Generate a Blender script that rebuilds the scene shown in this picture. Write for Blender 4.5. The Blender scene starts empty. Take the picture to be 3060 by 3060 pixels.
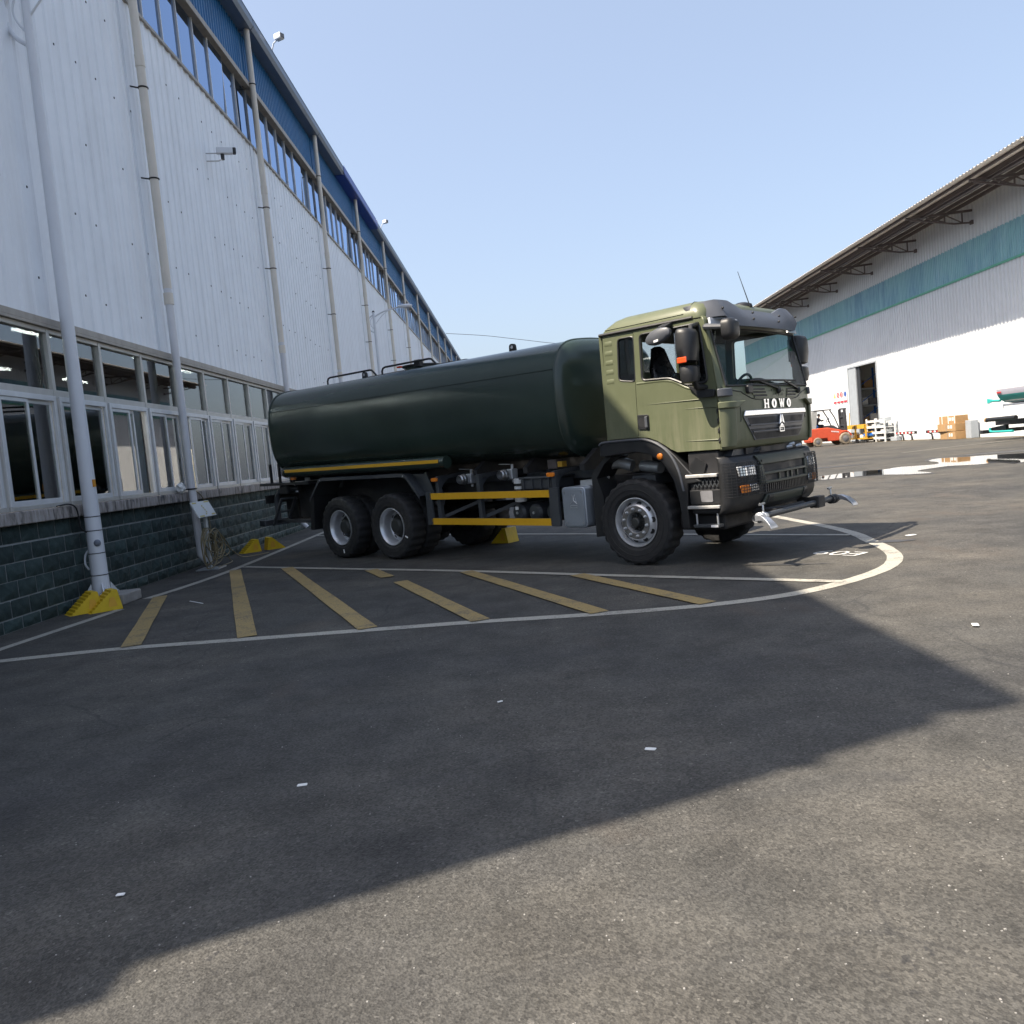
import bpy, bmesh, math, random
from mathutils import Vector, Matrix
R = math.radians
rnd = random.Random(7)
SC = bpy.context.scene
COL = SC.collection

# ------------------------------------------------------------------ camera
CAM_H = 1.512
PITCH, ROLL, YAW = 0.0678, -0.0954, -0.0147
FWD = Vector((math.sin(YAW)*math.cos(PITCH), math.cos(YAW)*math.cos(PITCH), -math.sin(PITCH)))
RT0 = Vector((math.cos(YAW), -math.sin(YAW), 0))
UP0 = RT0.cross(FWD)
RT = RT0*math.cos(ROLL) + UP0*math.sin(ROLL)
UP = UP0*math.cos(ROLL) - RT0*math.sin(ROLL)
cam = bpy.data.cameras.new('camera')
cam.sensor_width = 36; cam.sensor_fit = 'HORIZONTAL'; cam.lens = 2505.6/3060*36
cam.clip_start = 0.05; cam.clip_end = 3000
camo = bpy.data.objects.new('camera', cam); COL.objects.link(camo)
camo.matrix_world = Matrix(((RT.x, UP.x, -FWD.x, 0), (RT.y, UP.y, -FWD.y, 0), (RT.z, UP.z, -FWD.z, CAM_H), (0, 0, 0, 1)))
SC.camera = camo

# ------------------------------------------------------------------ sky, sun, exposure
SUN_AZ = Vector((-0.912, -0.411, 0)).normalized()      # horizontal direction towards the sun
SUN_EL = R(55.7)
world = bpy.data.worlds.new('World'); SC.world = world; world.use_nodes = True
wn = world.node_tree.nodes; wl = world.node_tree.links
bg = wn['Background']
sky = wn.new('ShaderNodeTexSky'); sky.sky_type = 'NISHITA'; sky.sun_disc = False
sky.sun_elevation = SUN_EL; sky.sun_rotation = math.atan2(SUN_AZ.x, SUN_AZ.y)
sky.air_density = 1.0; sky.dust_density = 4.0; sky.ozone_density = 2.0; sky.altitude = 50
hz = wn.new('ShaderNodeMix'); hz.data_type = 'RGBA'; hz.blend_type = 'ADD'; hz.inputs[0].default_value = 1   # even summer haze over the clear sky
hz.inputs[7].default_value = (1.6, 1.8, 2.14, 1); wl.new(sky.outputs[0], hz.inputs[6])
wl.new(hz.outputs[2], bg.inputs[0]); bg.inputs[1].default_value = 0.05
sun = bpy.data.lights.new('sun', 'SUN'); sun.energy = 3.15; sun.angle = R(0.5); sun.color = (1.0, 0.89, 0.74)
suno = bpy.data.objects.new('sun', sun); COL.objects.link(suno)
sd = Vector((SUN_AZ.x*math.cos(SUN_EL), SUN_AZ.y*math.cos(SUN_EL), math.sin(SUN_EL)))
suno.rotation_euler = sd.to_track_quat('Z', 'Y').to_euler(); suno.location = (-20, -12, 40)
SC.view_settings.view_transform = 'Standard'; SC.view_settings.look = 'None'
SC.view_settings.gamma = 1; SC.view_settings.use_curve_mapping = False
SC.view_settings.exposure = 1.75
SC.render.engine = 'CYCLES'
SC.cycles.use_denoising = True
SC.cycles.max_bounces = 8; SC.cycles.transparent_max_bounces = 16
SC.cycles.caustics_reflective = False; SC.cycles.caustics_refractive = False
SC.cycles.sample_clamp_indirect = 6

# ------------------------------------------------------------------ materials
MATS = {}
def nmat(name):
    m = bpy.data.materials.new(name); m.use_nodes = True
    return m, m.node_tree.nodes, m.node_tree.links, m.node_tree.nodes['Principled BSDF']
def noise(n, l, coord, scale, detail=4, rough=.55, stretch=None):
    t = n.new('ShaderNodeTexNoise'); t.inputs['Scale'].default_value = scale
    t.inputs['Detail'].default_value = detail; t.inputs['Roughness'].default_value = rough
    if stretch:
        mp = n.new('ShaderNodeMapping'); mp.inputs['Scale'].default_value = stretch
        l.new(coord, mp.inputs[0]); coord = mp.outputs[0]
    l.new(coord, t.inputs['Vector']); return t.outputs['Fac']
def ramp(n, l, fac, stops):
    r = n.new('ShaderNodeValToRGB'); e = r.color_ramp.elements
    while len(e) < len(stops): e.new(0.5)
    for k, (p, c) in enumerate(stops):
        e[k].position = p; e[k].color = (*c, 1) if len(c) == 3 else c
    l.new(fac, r.inputs[0]); return r.outputs[0]
def g3(v): return (v, v, v)
def mixc(n, l, fac, a, b, mode='MIX'):
    m = n.new('ShaderNodeMix'); m.data_type = 'RGBA'; m.blend_type = mode
    for s, v in ((m.inputs[0], fac), (m.inputs[6], a), (m.inputs[7], b)):
        if hasattr(v, 'is_output'): l.new(v, s)
        elif isinstance(v, tuple): s.default_value = (*v, 1) if len(v) == 3 else v
        else: s.default_value = v
    return m.outputs[2]
def bumpn(n, l, h, strength, dist, prev=None):
    b = n.new('ShaderNodeBump'); b.inputs['Strength'].default_value = strength; b.inputs['Distance'].default_value = dist
    l.new(h, b.inputs['Height'])
    if prev is not None: l.new(prev, b.inputs['Normal'])
    return b.outputs[0]
def mat(name, col, rough=.5, metal=0.0, var=.12, scale=6, bump=0.0, bscale=40, coat=0.0, streak=0.0, streak_col=None,
        spec=.5, stretch=(6, 6, .35), emit=None, estr=1):
    m, n, l, p = nmat(name)
    tc = n.new('ShaderNodeTexCoord').outputs['Object']
    c = tuple(col)
    if var > 0:
        f = noise(n, l, tc, scale, 5)
        out = ramp(n, l, f, [(.3, tuple(x*(1-var) for x in c)), (.7, tuple(min(1, x*(1+var)) for x in c))])
        rr = ramp(n, l, f, [(.3, g3(max(.02, rough*(1-var)))), (.7, g3(min(1, rough*(1+var))))])
        l.new(rr, p.inputs['Roughness'])
    else:
        out = c; p.inputs['Roughness'].default_value = rough
    if streak > 0:
        f2 = noise(n, l, tc, 1.0, 6, .65, stretch)
        f2 = ramp(n, l, f2, [(.45, g3(0)), (.75, g3(streak))])
        out = mixc(n, l, f2, out, tuple(streak_col or (x*.45 for x in c)))
    if isinstance(out, tuple): p.inputs['Base Color'].default_value = (*out, 1)
    else: l.new(out, p.inputs['Base Color'])
    p.inputs['Metallic'].default_value = metal
    p.inputs['Specular IOR Level'].default_value = spec
    if coat: p.inputs['Coat Weight'].default_value = coat; p.inputs['Coat Roughness'].default_value = .08
    if bump > 0:
        l.new(bumpn(n, l, noise(n, l, tc, bscale, 3), bump, .01), p.inputs['Normal'])
    if emit:
        p.inputs['Emission Color'].default_value = (*emit, 1); p.inputs['Emission Strength'].default_value = estr
    MATS[name] = m; return m
def glass(name, tint, refl=1.0, base=.04, rough=.01, gcol=(1, 1, 1)):
    m = bpy.data.materials.new(name); m.use_nodes = True; n = m.node_tree.nodes; l = m.node_tree.links
    n.remove(n['Principled BSDF'])
    tr = n.new('ShaderNodeBsdfTransparent'); tr.inputs[0].default_value = (*tint, 1)
    gl = n.new('ShaderNodeBsdfGlossy'); gl.inputs['Roughness'].default_value = rough; gl.inputs[0].default_value = (*gcol, 1)
    fr = n.new('ShaderNodeFresnel'); fr.inputs[0].default_value = 1.5
    ma = n.new('ShaderNodeMath'); ma.operation = 'MULTIPLY_ADD'; ma.inputs[1].default_value = refl; ma.inputs[2].default_value = base
    l.new(fr.outputs[0], ma.inputs[0])
    mx = n.new('ShaderNodeMixShader'); l.new(ma.outputs[0], mx.inputs[0]); l.new(tr.outputs[0], mx.inputs[1]); l.new(gl.outputs[0], mx.inputs[2])
    l.new(mx.outputs[0], n['Material Output'].inputs[0]); MATS[name] = m; return m

# asphalt: patches, aggregate, stains
m, n, l, p = nmat('asphalt'); tc = n.new('ShaderNodeTexCoord').outputs['Object']
big = noise(n, l, tc, .35, 6, .6); mid = noise(n, l, tc, 2.2, 6, .65)
c0 = ramp(n, l, big, [(.28, (.036, .036, .037)), (.48, (.060, .058, .053)), (.72, (.094, .086, .073))])
c1 = ramp(n, l, mid, [(.30, g3(.66)), (.70, g3(1.28))])
c = mixc(n, l, 1.0, c0, c1, 'MULTIPLY')
vor = n.new('ShaderNodeTexVoronoi'); vor.inputs['Scale'].default_value = 95; l.new(tc, vor.inputs['Vector'])
sp = ramp(n, l, vor.outputs['Color'], [(.12, g3(.55)), (.5, g3(.98)), (.9, g3(1.45)), (.985, g3(2.6))])
c = mixc(n, l, .85, c, sp, 'MULTIPLY')
oil = noise(n, l, tc, .9, 3, .5); oil = ramp(n, l, oil, [(.66, g3(0)), (.74, g3(.55))])
c = mixc(n, l, oil, c, (.035, .035, .037))
rst = noise(n, l, tc, .55, 5, .6, (1.3, .8, 1)); rst = ramp(n, l, rst, [(.58, g3(0)), (.75, g3(.45))])
c = mixc(n, l, rst, c, (.105, .080, .060))
wv = n.new('ShaderNodeTexVoronoi'); wv.feature = 'DISTANCE_TO_EDGE'; wv.inputs['Scale'].default_value = .8
ds_ = n.new('ShaderNodeMix'); ds_.data_type = 'VECTOR'; ds_.inputs[0].default_value = .12; nz_ = n.new('ShaderNodeTexNoise'); nz_.inputs['Scale'].default_value = 2.5; nz_.inputs['Detail'].default_value = 6; l.new(tc, nz_.inputs['Vector']); l.new(tc, ds_.inputs[4]); l.new(nz_.outputs['Color'], ds_.inputs[5]); l.new(ds_.outputs[1], wv.inputs['Vector'])
cr1 = ramp(n, l, wv.outputs['Distance'], [(0, g3(1)), (.010, g3(0))]); cr2 = ramp(n, l, noise(n, l, tc, .45, 3, .5), [(.50, g3(0)), (.60, g3(.6))])
crk = n.new('ShaderNodeMath'); crk.operation = 'MULTIPLY'; l.new(cr1, crk.inputs[0]); l.new(cr2, crk.inputs[1])
c = mixc(n, l, crk.outputs[0], c, (.022, .022, .023))
sp1 = ramp(n, l, noise(n, l, tc, 13, 3, .6), [(.60, g3(0)), (.66, g3(1))]); sp2 = ramp(n, l, noise(n, l, tc, 1.4, 3, .5), [(.56, g3(0)), (.64, g3(.75))])
spk = n.new('ShaderNodeMath'); spk.operation = 'MULTIPLY'; l.new(sp1, spk.inputs[0]); l.new(sp2, spk.inputs[1])
c = mixc(n, l, spk.outputs[0], c, (.026, .026, .027))
tyr = noise(n, l, tc, 1.0, 5, .6, (.5, 4.0, 1)); tyr = ramp(n, l, tyr, [(.55, g3(0)), (.75, g3(.28))])
c = mixc(n, l, tyr, c, (.05, .05, .052))
l.new(c, p.inputs['Base Color']); p.inputs['Roughness'].default_value = .82; p.inputs['Specular IOR Level'].default_value = .35
vb = n.new('ShaderNodeTexVoronoi'); vb.inputs['Scale'].default_value = 110; l.new(tc, vb.inputs['Vector'])
b1 = bumpn(n, l, vb.outputs['Distance'], .55, .006)
b2 = bumpn(n, l, noise(n, l, tc, 1.2, 4), .4, .03, b1)
l.new(b2, p.inputs['Normal']); MATS['asphalt'] = m

def paint(name, col, wear):
    m, n, l, p = nmat(name); tc = n.new('ShaderNodeTexCoord').outputs['Object']
    f = noise(n, l, tc, 9, 8, .7); f2 = noise(n, l, tc, 60, 4, .7)
    base = ramp(n, l, f, [(.3, tuple(x*.82 for x in col)), (.7, col)])
    k = n.new('ShaderNodeMath'); k.operation = 'MULTIPLY_ADD'; k.inputs[1].default_value = .6
    l.new(f, k.inputs[0]); l.new(f2, k.inputs[2])
    w = ramp(n, l, k.outputs[0], [(.97-wear, g3(0)), (1.06-wear*.6, g3(.8))])
    f3 = noise(n, l, tc, 2.6, 5, .65); w2 = ramp(n, l, f3, [(.52, g3(0)), (.66, g3(.75))]); f4 = ramp(n, l, f2, [(.40, g3(.25)), (.60, g3(1))])
    pw = n.new('ShaderNodeMath'); pw.operation = 'MULTIPLY'; l.new(w2, pw.inputs[0]); l.new(f4, pw.inputs[1])
    l.new(mixc(n, l, pw.outputs[0], mixc(n, l, w, base, (.075, .072, .068)), (.075, .072, .068)), p.inputs['Base Color'])
    p.inputs['Roughness'].default_value = .75
    l.new(bumpn(n, l, f2, .3, .004), p.inputs['Normal']); MATS[name] = m
paint('line_white', (.41, .39, .335), .14)
paint('line_yellow', (.37, .265, .10), .17)
paint('line_number', (.62, .62, .60), .02)
paint('line_orange', (.60, .26, .06), .04)

# siding: white with drip streaks
mat('siding', (.80, .83, .87), .42, 0, .04, 1.5, streak=.20, streak_col=(.40, .38, .35), stretch=(3.5, 3.5, .22))
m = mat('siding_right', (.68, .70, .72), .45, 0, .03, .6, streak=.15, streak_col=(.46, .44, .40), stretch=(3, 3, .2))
n = m.node_tree.nodes; l = m.node_tree.links; p = n['Principled BSDF']; src = p.inputs['Base Color'].links[0].from_socket   # rib shading painted into the colour as a grey line along each rib
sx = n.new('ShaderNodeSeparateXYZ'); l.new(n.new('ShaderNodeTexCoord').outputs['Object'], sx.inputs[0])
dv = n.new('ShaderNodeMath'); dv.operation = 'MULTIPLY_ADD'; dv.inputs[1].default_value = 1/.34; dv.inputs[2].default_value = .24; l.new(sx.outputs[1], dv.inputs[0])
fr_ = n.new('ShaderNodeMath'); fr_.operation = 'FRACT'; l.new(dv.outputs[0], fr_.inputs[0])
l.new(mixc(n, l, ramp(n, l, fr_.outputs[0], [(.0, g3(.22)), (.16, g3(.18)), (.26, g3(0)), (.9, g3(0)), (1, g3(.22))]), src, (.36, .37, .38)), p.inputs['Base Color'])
mat('blue_sheet', (.02, .14, .33), .35, 0, .10, 1.2, streak=.25, streak_col=(.03, .06, .10), stretch=(4, 4, .3))
mat('gutter_grey', (.16, .20, .26), .45, .3, .10, 3)
mat('gutter_blue', (.015, .055, .33), .4, .1, .10, 3)
mat('roof_blue', (.03, .10, .24), .45, 0, .10, 1)
mat('trim_tan', (.36, .33, .29), .55, 0, .15, 4, streak=.4, streak_col=(.16, .14, .12))
mat('alu', (.50, .49, .46), .42, .25, .08, 6, streak=.35, streak_col=(.30, .27, .23), stretch=(5, 5, .5))
mat('alu_light', (.66, .67, .68), .40, .2, .06, 6)
mat('pipe_cream', (.68, .63, .55), .45, 0, .06, 2, streak=.3, streak_col=(.38, .28, .18), stretch=(9, 9, .25))
mat('pipe_white', (.62, .62, .64), .4, 0, .05, 3, streak=.2, streak_col=(.42, .42, .42))
mat('pole_white', (.66, .68, .72), .38, 0, .04, 2, streak=.12, streak_col=(.5, .5, .5))
mat('black_iron', (.02, .02, .022), .5, .3, .2)
mat('concrete', (.27, .26, .245), .85, 0, .22, 5, bump=.4, bscale=30)
mat('interior_floor', (.38, .40, .40), .6, 0, .2, 1)
mat('interior_wall', (.66, .68, .70), .7, 0, .1, 1)
mat('interior_steel', (.10, .16, .22), .5, 0, .1, 2)
mat('lamp_tube', (.9, .9, .9), .5, 0, 0, emit=(1, .97, .9), estr=32)
glass('window_glass', (.84, .90, .90), .9, .09)
glass('clerestory_glass', (.35, .45, .58), 1.0, .45, .01, (.52, .68, .95))
# stained sill
m, n, l, p = nmat('sill'); tc = n.new('ShaderNodeTexCoord').outputs['Object']
f = noise(n, l, tc, 1, 6, .7, (14, 14, 2.5)); f2 = noise(n, l, tc, 3.2, 4, .6)
cc = ramp(n, l, f, [(.36, (.06, .055, .055)), (.48, (.28, .25, .23)), (.7, (.44, .42, .41))])
dk = ramp(n, l, f2, [(.6, g3(0)), (.68, g3(.85))])
l.new(mixc(n, l, dk, cc, (.035, .038, .05)), p.inputs['Base Color']); p.inputs['Roughness'].default_value = .85
l.new(bumpn(n, l, f, .4, .01), p.inputs['Normal']); MATS['sill'] = m
# split-face dark green brick
m, n, l, p = nmat('brick_green'); tc = n.new('ShaderNodeTexCoord').outputs['Object']
oi = n.new('ShaderNodeObjectInfo').outputs['Random']
f = noise(n, l, tc, 9, 7, .7)
cc = ramp(n, l, f, [(.30, (.018, .034, .034)), (.55, (.034, .056, .055)), (.78, (.07, .095, .092))])
cc = mixc(n, l, 1.0, cc, ramp(n, l, oi, [(0, g3(.72)), (1, g3(1.25))]), 'MULTIPLY')
ef = ramp(n, l, noise(n, l, tc, 2.1, 5, .7), [(.66, g3(0)), (.84, g3(.40))])
l.new(mixc(n, l, ef, cc, (.15, .17, .17)), p.inputs['Base Color']); p.inputs['Roughness'].default_value = .7; p.inputs['Specular IOR Level'].default_value = .3
l.new(bumpn(n, l, f, .8, .02), p.inputs['Normal']); MATS['brick_green'] = m
mat('mortar', (.27, .29, .29), .9, 0, .2, 12)
m, n, l, p = nmat('brick_wall_far'); tc = n.new('ShaderNodeTexCoord').outputs['Object']
mp = n.new('ShaderNodeMapping'); mp.inputs['Rotation'].default_value = (R(90), 0, R(90)); l.new(tc, mp.inputs[0])
bt = n.new('ShaderNodeTexBrick'); l.new(mp.outputs[0], bt.inputs[0]); bt.inputs['Scale'].default_value = 1
bt.inputs['Brick Width'].default_value = .38; bt.inputs['Row Height'].default_value = .22; bt.inputs['Mortar Size'].default_value = .008
bt.inputs[1].default_value = (.03, .05, .05, 1); bt.inputs[2].default_value = (.045, .07, .068, 1); bt.inputs[3].default_value = (.15, .165, .165, 1)
l.new(bt.outputs[0], p.inputs['Base Color']); p.inputs['Roughness'].default_value = .6; MATS['brick_wall_far'] = m

# truck
m, n, l, p = nmat('olive'); tc = n.new('ShaderNodeTexCoord').outputs['Object']
f = noise(n, l, tc, 3, 5); st = noise(n, l, tc, 1, 6, .7, (16, 16, 1.3))
cc = ramp(n, l, f, [(.3, (.100, .112, .064)), (.7, (.118, .130, .076))])
ds = ramp(n, l, st, [(.42, g3(0)), (.72, g3(.5))])
sep = n.new('ShaderNodeSeparateXYZ'); l.new(tc, sep.inputs[0])
hz = n.new('ShaderNodeMapRange'); hz.inputs[1].default_value = 2.1; hz.inputs[2].default_value = 1.5; l.new(sep.outputs[2], hz.inputs[0])
mm = n.new('ShaderNodeMath'); mm.operation = 'MULTIPLY'; l.new(ds, mm.inputs[0]); l.new(hz.outputs[0], mm.inputs[1])
l.new(mixc(n, l, mm.outputs[0], cc, (.22, .21, .14)), p.inputs['Base Color'])
l.new(ramp(n, l, mm.outputs[0], [(0, g3(.36)), (.5, g3(.6))]), p.inputs['Roughness']); p.inputs['Specular IOR Level'].default_value = .4
MATS['olive'] = m
mat('tank_green', (.028, .044, .036), .24, 0, .12, 1.2, spec=.5, bump=.06, bscale=1.6)
mat('chassis_grey', (.045, .050, .056), .5, 0, .18, 5)
mat('chassis_black', (.014, .014, .016), .6, 0, .25, 6)
mat('olive_dark', (.04, .047, .036), .5, 0, .12, 5)
mat('plastic_black', (.014, .0145, .016), .46, 0, .15, 6, streak=.12, streak_col=(.04, .038, .036))
mat('plastic_visor', (.075, .08, .092), .42, 0, .10, 4)
mat('rubber', (.018, .018, .019), .75, 0, .25, 14, bump=.2, bscale=80)
mat('rim_silver', (.60, .61, .63), .34, .55, .06, 5)
mat('steel', (.42, .43, .44), .35, .9, .12, 8)
mat('zinc', (.50, .52, .54), .42, .6, .12, 9)
mat('alu_box', (.36, .40, .45), .38, .55, .08, 5)
mat('flange_steel', (.20, .195, .185), .45, .5, .15, 20)
mat('nozzle_alu', (.46, .48, .52), .30, .7, .10, 12)
mat('chrome', (.75, .76, .78), .06, 1.0, 0)
mat('hub_grey', (.05, .052, .05), .5, .3, .15, 10)
mat('yellow_tape', (.68, .37, .015), .40, 0, .04, 20)
mat('amber_lens', (.75, .22, .02), .2, 0, .05, 20, coat=.5)
mat('orange_lens', (.75, .08, .015), .2, 0, .05, 20, coat=.5)
mat('white_tag', (.8, .8, .8), .6, 0, .03)
mat('lens_clear', (.55, .57, .60), .12, .2, .10, 14, coat=.8)
mat('reflector', (.75, .77, .8), .10, .9, .15, 25)
mat('seat_black', (.012, .012, .014), .28, 0, .3, 14, bump=.7, bscale=9)
mat('cab_interior', (.06, .065, .07), .7, 0, .1)
mat('dash_grey', (.09, .11, .13), .6, 0, .1)
mat('step_alu', (.55, .54, .52), .45, .5, .15, 15)
mat('marker_ink', (.03, .03, .03), .8, 0, 0)
glass('windshield_glass', (.90, .97, .94), .7, .02)
glass('cab_glass', (.96, .98, .97), .5, .01)
glass('dark_glass', (.16, .18, .18), .9, .05)
mat('yellow_plastic', (.62, .42, .012), .5, 0, .10, 8)
mat('cable_tan', (.22, .18, .10), .6, 0, .2, 20)
mat('board_white', (.60, .62, .62), .5, 0, .06, 8)
mat('ink_yellow', (.5, .42, .1), .6, 0, 0)
mat('paper', (.75, .75, .73), .8, 0, .04)
mat('tape_orange', (.65, .28, .02), .6, 0, .05)
mat('smudge', (.16, .18, .22), .8, 0, .2)
# right yard
mat('red_paint', (.62, .085, .035), .4, 0, .08, 4)
mat('fork_grey', (.045, .045, .05), .5, 0, .15, 6)
mat('fork_pillar', (.38, .38, .37), .5, 0, .08)
mat('dusty_rubber', (.24, .20, .15), .85, 0, .2, 12)
mat('cart_yellow', (.60, .33, .03), .5, 0, .12, 6)
mat('rack_white', (.68, .69, .68), .5, 0, .08, 5)
mat('rack_blue', (.02, .16, .60), .45, 0, .1, 4)
mat('cardboard', (.36, .22, .10), .8, 0, .10, 8)
mat('tape_white', (.7, .7, .68), .6, 0, 0)
mat('red_tape', (.42, .03, .03), .5, 0, .05)
mat('teal', (.03, .36, .33), .4, 0, .08, 4)
mat('white_gloss', (.82, .82, .80), .3, 0, .02, 2, coat=.4)
mat('grey_band', (.36, .36, .42), .4, 0, .05)
mat('door_grey', (.34, .37, .40), .5, 0, .08, 3, streak=.2)
mat('door_frame_black', (.02, .023, .028), .6, 0, .1)
mat('brown_steel', (.11, .088, .085), .6, 0, .2, 6)
mat('roof_sheet', (.74, .69, .64), .55, 0, .10, 2)
mat('green_strip', (.10, .36, .24), .5, 0, .12, 5)
mat('skin', (.45, .26, .17), .6, 0, .05)
mat('navy_cloth', (.012, .016, .03), .8, 0, .2, 20)
mat('blue_cloth', (.02, .12, .42), .6, 0, .1)
mat('sign_yellow', (.7, .45, .03), .5, 0, 0)
mat('sign_blue', (.02, .08, .35), .5, 0, 0)
mat('sign_red', (.55, .02, .04), .5, 0, 0)
mat('van_cream', (.52, .44, .28), .4, 0, .05, 3)
mat('grey_goods', (.16, .16, .17), .7, 0, .3, 6)
# translucent teal roof-light band
m, n, l, p = nmat('rooflight'); tc = n.new('ShaderNodeTexCoord').outputs['Object']
f = noise(n, l, tc, 1, 6, .7, (2.6, 2.6, .25)); f2 = noise(n, l, tc, .35, 4)
cc = ramp(n, l, f, [(.3, (.11, .25, .37)), (.5, (.19, .37, .46)), (.72, (.34, .54, .60))])
cc = mixc(n, l, ramp(n, l, f2, [(.4, g3(0)), (.6, g3(.55))]), cc, (.23, .47, .48))
l.new(cc, p.inputs['Base Color']); p.inputs['Roughness'].default_value = .3; MATS['rooflight'] = m
# puddle
m, n, l, p = nmat('water'); tc = n.new('ShaderNodeTexCoord').outputs['Object']
p.inputs['Base Color'].default_value = (.02, .02, .02, 1); p.inputs['Roughness'].default_value = .02; p.inputs['IOR'].default_value = 1.33
l.new(bumpn(n, l, noise(n, l, tc, 2.5, 2), .02, .01), p.inputs['Normal']); MATS['water'] = m
mat('damp', (.045, .045, .046), .55, 0, .15, 6)

# ------------------------------------------------------------------ mesh building
def V3(*a): return Vector(a)
class MB:
    def __init__(s): s.v = []; s.f = []
    def add(s, vs, fs):
        o = len(s.v); s.v += [tuple(q) for q in vs]; s.f += [[i+o for i in f] for f in fs]; return s
    def box(s, x0, x1, y0, y1, z0, z1):
        return s.add([(x0, y0, z0), (x1, y0, z0), (x1, y1, z0), (x0, y1, z0), (x0, y0, z1), (x1, y0, z1), (x1, y1, z1), (x0, y1, z1)],
                     [[0, 3, 2, 1], [4, 5, 6, 7], [0, 1, 5, 4], [1, 2, 6, 5], [2, 3, 7, 6], [3, 0, 4, 7]])
    def beam(s, a, b, w, h, up=(0, 0, 1)):
        a = Vector(a); b = Vector(b); d = (b-a).normalized(); u = Vector(up)
        if abs(d.dot(u)) > .98: u = Vector((1, 0, 0))
        r = d.cross(u).normalized(); u = r.cross(d)
        vs = []
        for q in (a, b):
            for i, j in ((-1, -1), (1, -1), (1, 1), (-1, 1)): vs.append(q + r*(i*w/2) + u*(j*h/2))
        return s.add(vs, [[3, 2, 1, 0], [4, 5, 6, 7], [0, 1, 5, 4], [1, 2, 6, 5], [2, 3, 7, 6], [3, 0, 4, 7]])
    def prism(s, poly, plane, d0, d1):
        k = len(poly)
        def P(q, d): return {'xz': (q[0], d, q[1]), 'yz': (d, q[0], q[1]), 'xy': (q[0], q[1], d)}[plane]
        s.add([P(q, d0) for q in poly]+[P(q, d1) for q in poly],
              [list(range(k))[::-1], list(range(k, 2*k))]+[[i, (i+1) % k, (i+1) % k+k, i+k] for i in range(k)])
        return s
    def ring_frames(s, path, closed=False):
        path = [Vector(q) for q in path]; k = len(path); out = []; prev = None
        for i in range(k):
            a = path[(i-1) % k] if (closed or i) else path[i]
            b = path[(i+1) % k] if (closed or i < k-1) else path[i]
            d = (b-a).normalized()
            if prev is None:
                u = Vector((0, 0, 1)) if abs(d.z) < .9 else Vector((1, 0, 0))
            else: u = prev
            r = d.cross(u)
            if r.length < 1e-5: r = d.cross(Vector((1, .3, .2)))
            r.normalize(); u = r.cross(d).normalized(); prev = u; out.append((path[i], r, u))
        return out
    def tube(s, path, r, n=8, closed=False, caps=True):
        fr = s.ring_frames(path, closed); vs = []
        for i, (q, a, b) in enumerate(fr):
            rr = r[i] if isinstance(r, (list, tuple)) else r
            for j in range(n):
                t = 2*math.pi*j/n; vs.append(q+a*(rr*math.cos(t))+b*(rr*math.sin(t)))
        k = len(fr); fs = []
        for i in range(k if closed else k-1):
            for j in range(n):
                i2 = (i+1) % k; fs.append([i*n+j, i*n+(j+1) % n, i2*n+(j+1) % n, i2*n+j])
        if caps and not closed: fs += [list(range(n))[::-1], [(k-1)*n+j for j in range(n)]]
        return s.add(vs, fs)
    def cyl(s, a, b, r, n=16, r2=None): return s.tube([a, b], [r, r if r2 is None else r2], n)
    def lathe(s, prof, org=(0, 0, 0), axis=(0, 1, 0), n=32, mod=None, close=False):
        ax = Vector(axis).normalized(); u = Vector((0, 0, 1)) if abs(ax.z) < .9 else Vector((1, 0, 0))
        r = ax.cross(u).normalized(); u = r.cross(ax); o = Vector(org); vs = []; k = len(prof)
        for j in range(n):
            t = 2*math.pi*j/n; d = r*math.cos(t)+u*math.sin(t)
            for i, (rad, hh) in enumerate(prof):
                q = rad+(mod(i, j) if mod else 0); vs.append(o+d*q+ax*hh)
        fs = []
        for j in range(n):
            j2 = (j+1) % n
            for i in range(k if close else k-1):
                i2 = (i+1) % k; fs.append([j*k+i, j2*k+i, j2*k+i2, j*k+i2])
        return s.add(vs, fs)
    def loft(s, rings, cap0=True, cap1=True, closed=True):
        n = len(rings[0]); vs = [q for r in rings for q in r]; fs = []
        for i in range(len(rings)-1):
            for j in range(n if closed else n-1):
                j2 = (j+1) % n; fs.append([i*n+j, i*n+j2, (i+1)*n+j2, (i+1)*n+j])
        if cap0: fs.append(list(range(n))[::-1])
        if cap1: fs.append([(len(rings)-1)*n+j for j in range(n)])
        return s.add(vs, fs)
    def ellipsoid(s, c, r, n=12, m=8):
        prof = []
        vs = []; fs = []
        for i in range(m+1):
            t = math.pi*i/m
            for j in range(n):
                a = 2*math.pi*j/n
                vs.append((c[0]+r[0]*math.sin(t)*math.cos(a), c[1]+r[1]*math.sin(t)*math.sin(a), c[2]+r[2]*math.cos(t)))
        for i in range(m):
            for j in range(n): fs.append([i*n+j, (i+1)*n+j, (i+1)*n+(j+1) % n, i*n+(j+1) % n])
        return s.add(vs, fs)
    def panel(s, outer, holes, y0, y1):
        """flat sheet in xz with holes, between y0 and y1"""
        bm = bmesh.new(); loops = []
        for lp in [outer]+holes:
            vv = [bm.verts.new((a, 0, b)) for a, b in lp]; loops.append(vv)
            for i in range(len(vv)): bm.edges.new((vv[i], vv[(i+1) % len(vv)]))
        bmesh.ops.triangle_fill(bm, use_beauty=True, use_dissolve=False, edges=bm.edges[:])
        bm.verts.index_update(); nv = len(bm.verts)
        tris = [[v.index for v in f.verts] for f in bm.faces]
        pts = [(v.co.x, v.co.z) for v in bm.verts]
        fs = [t for t in tris]+[[i+nv for i in t[::-1]] for t in tris]
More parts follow.
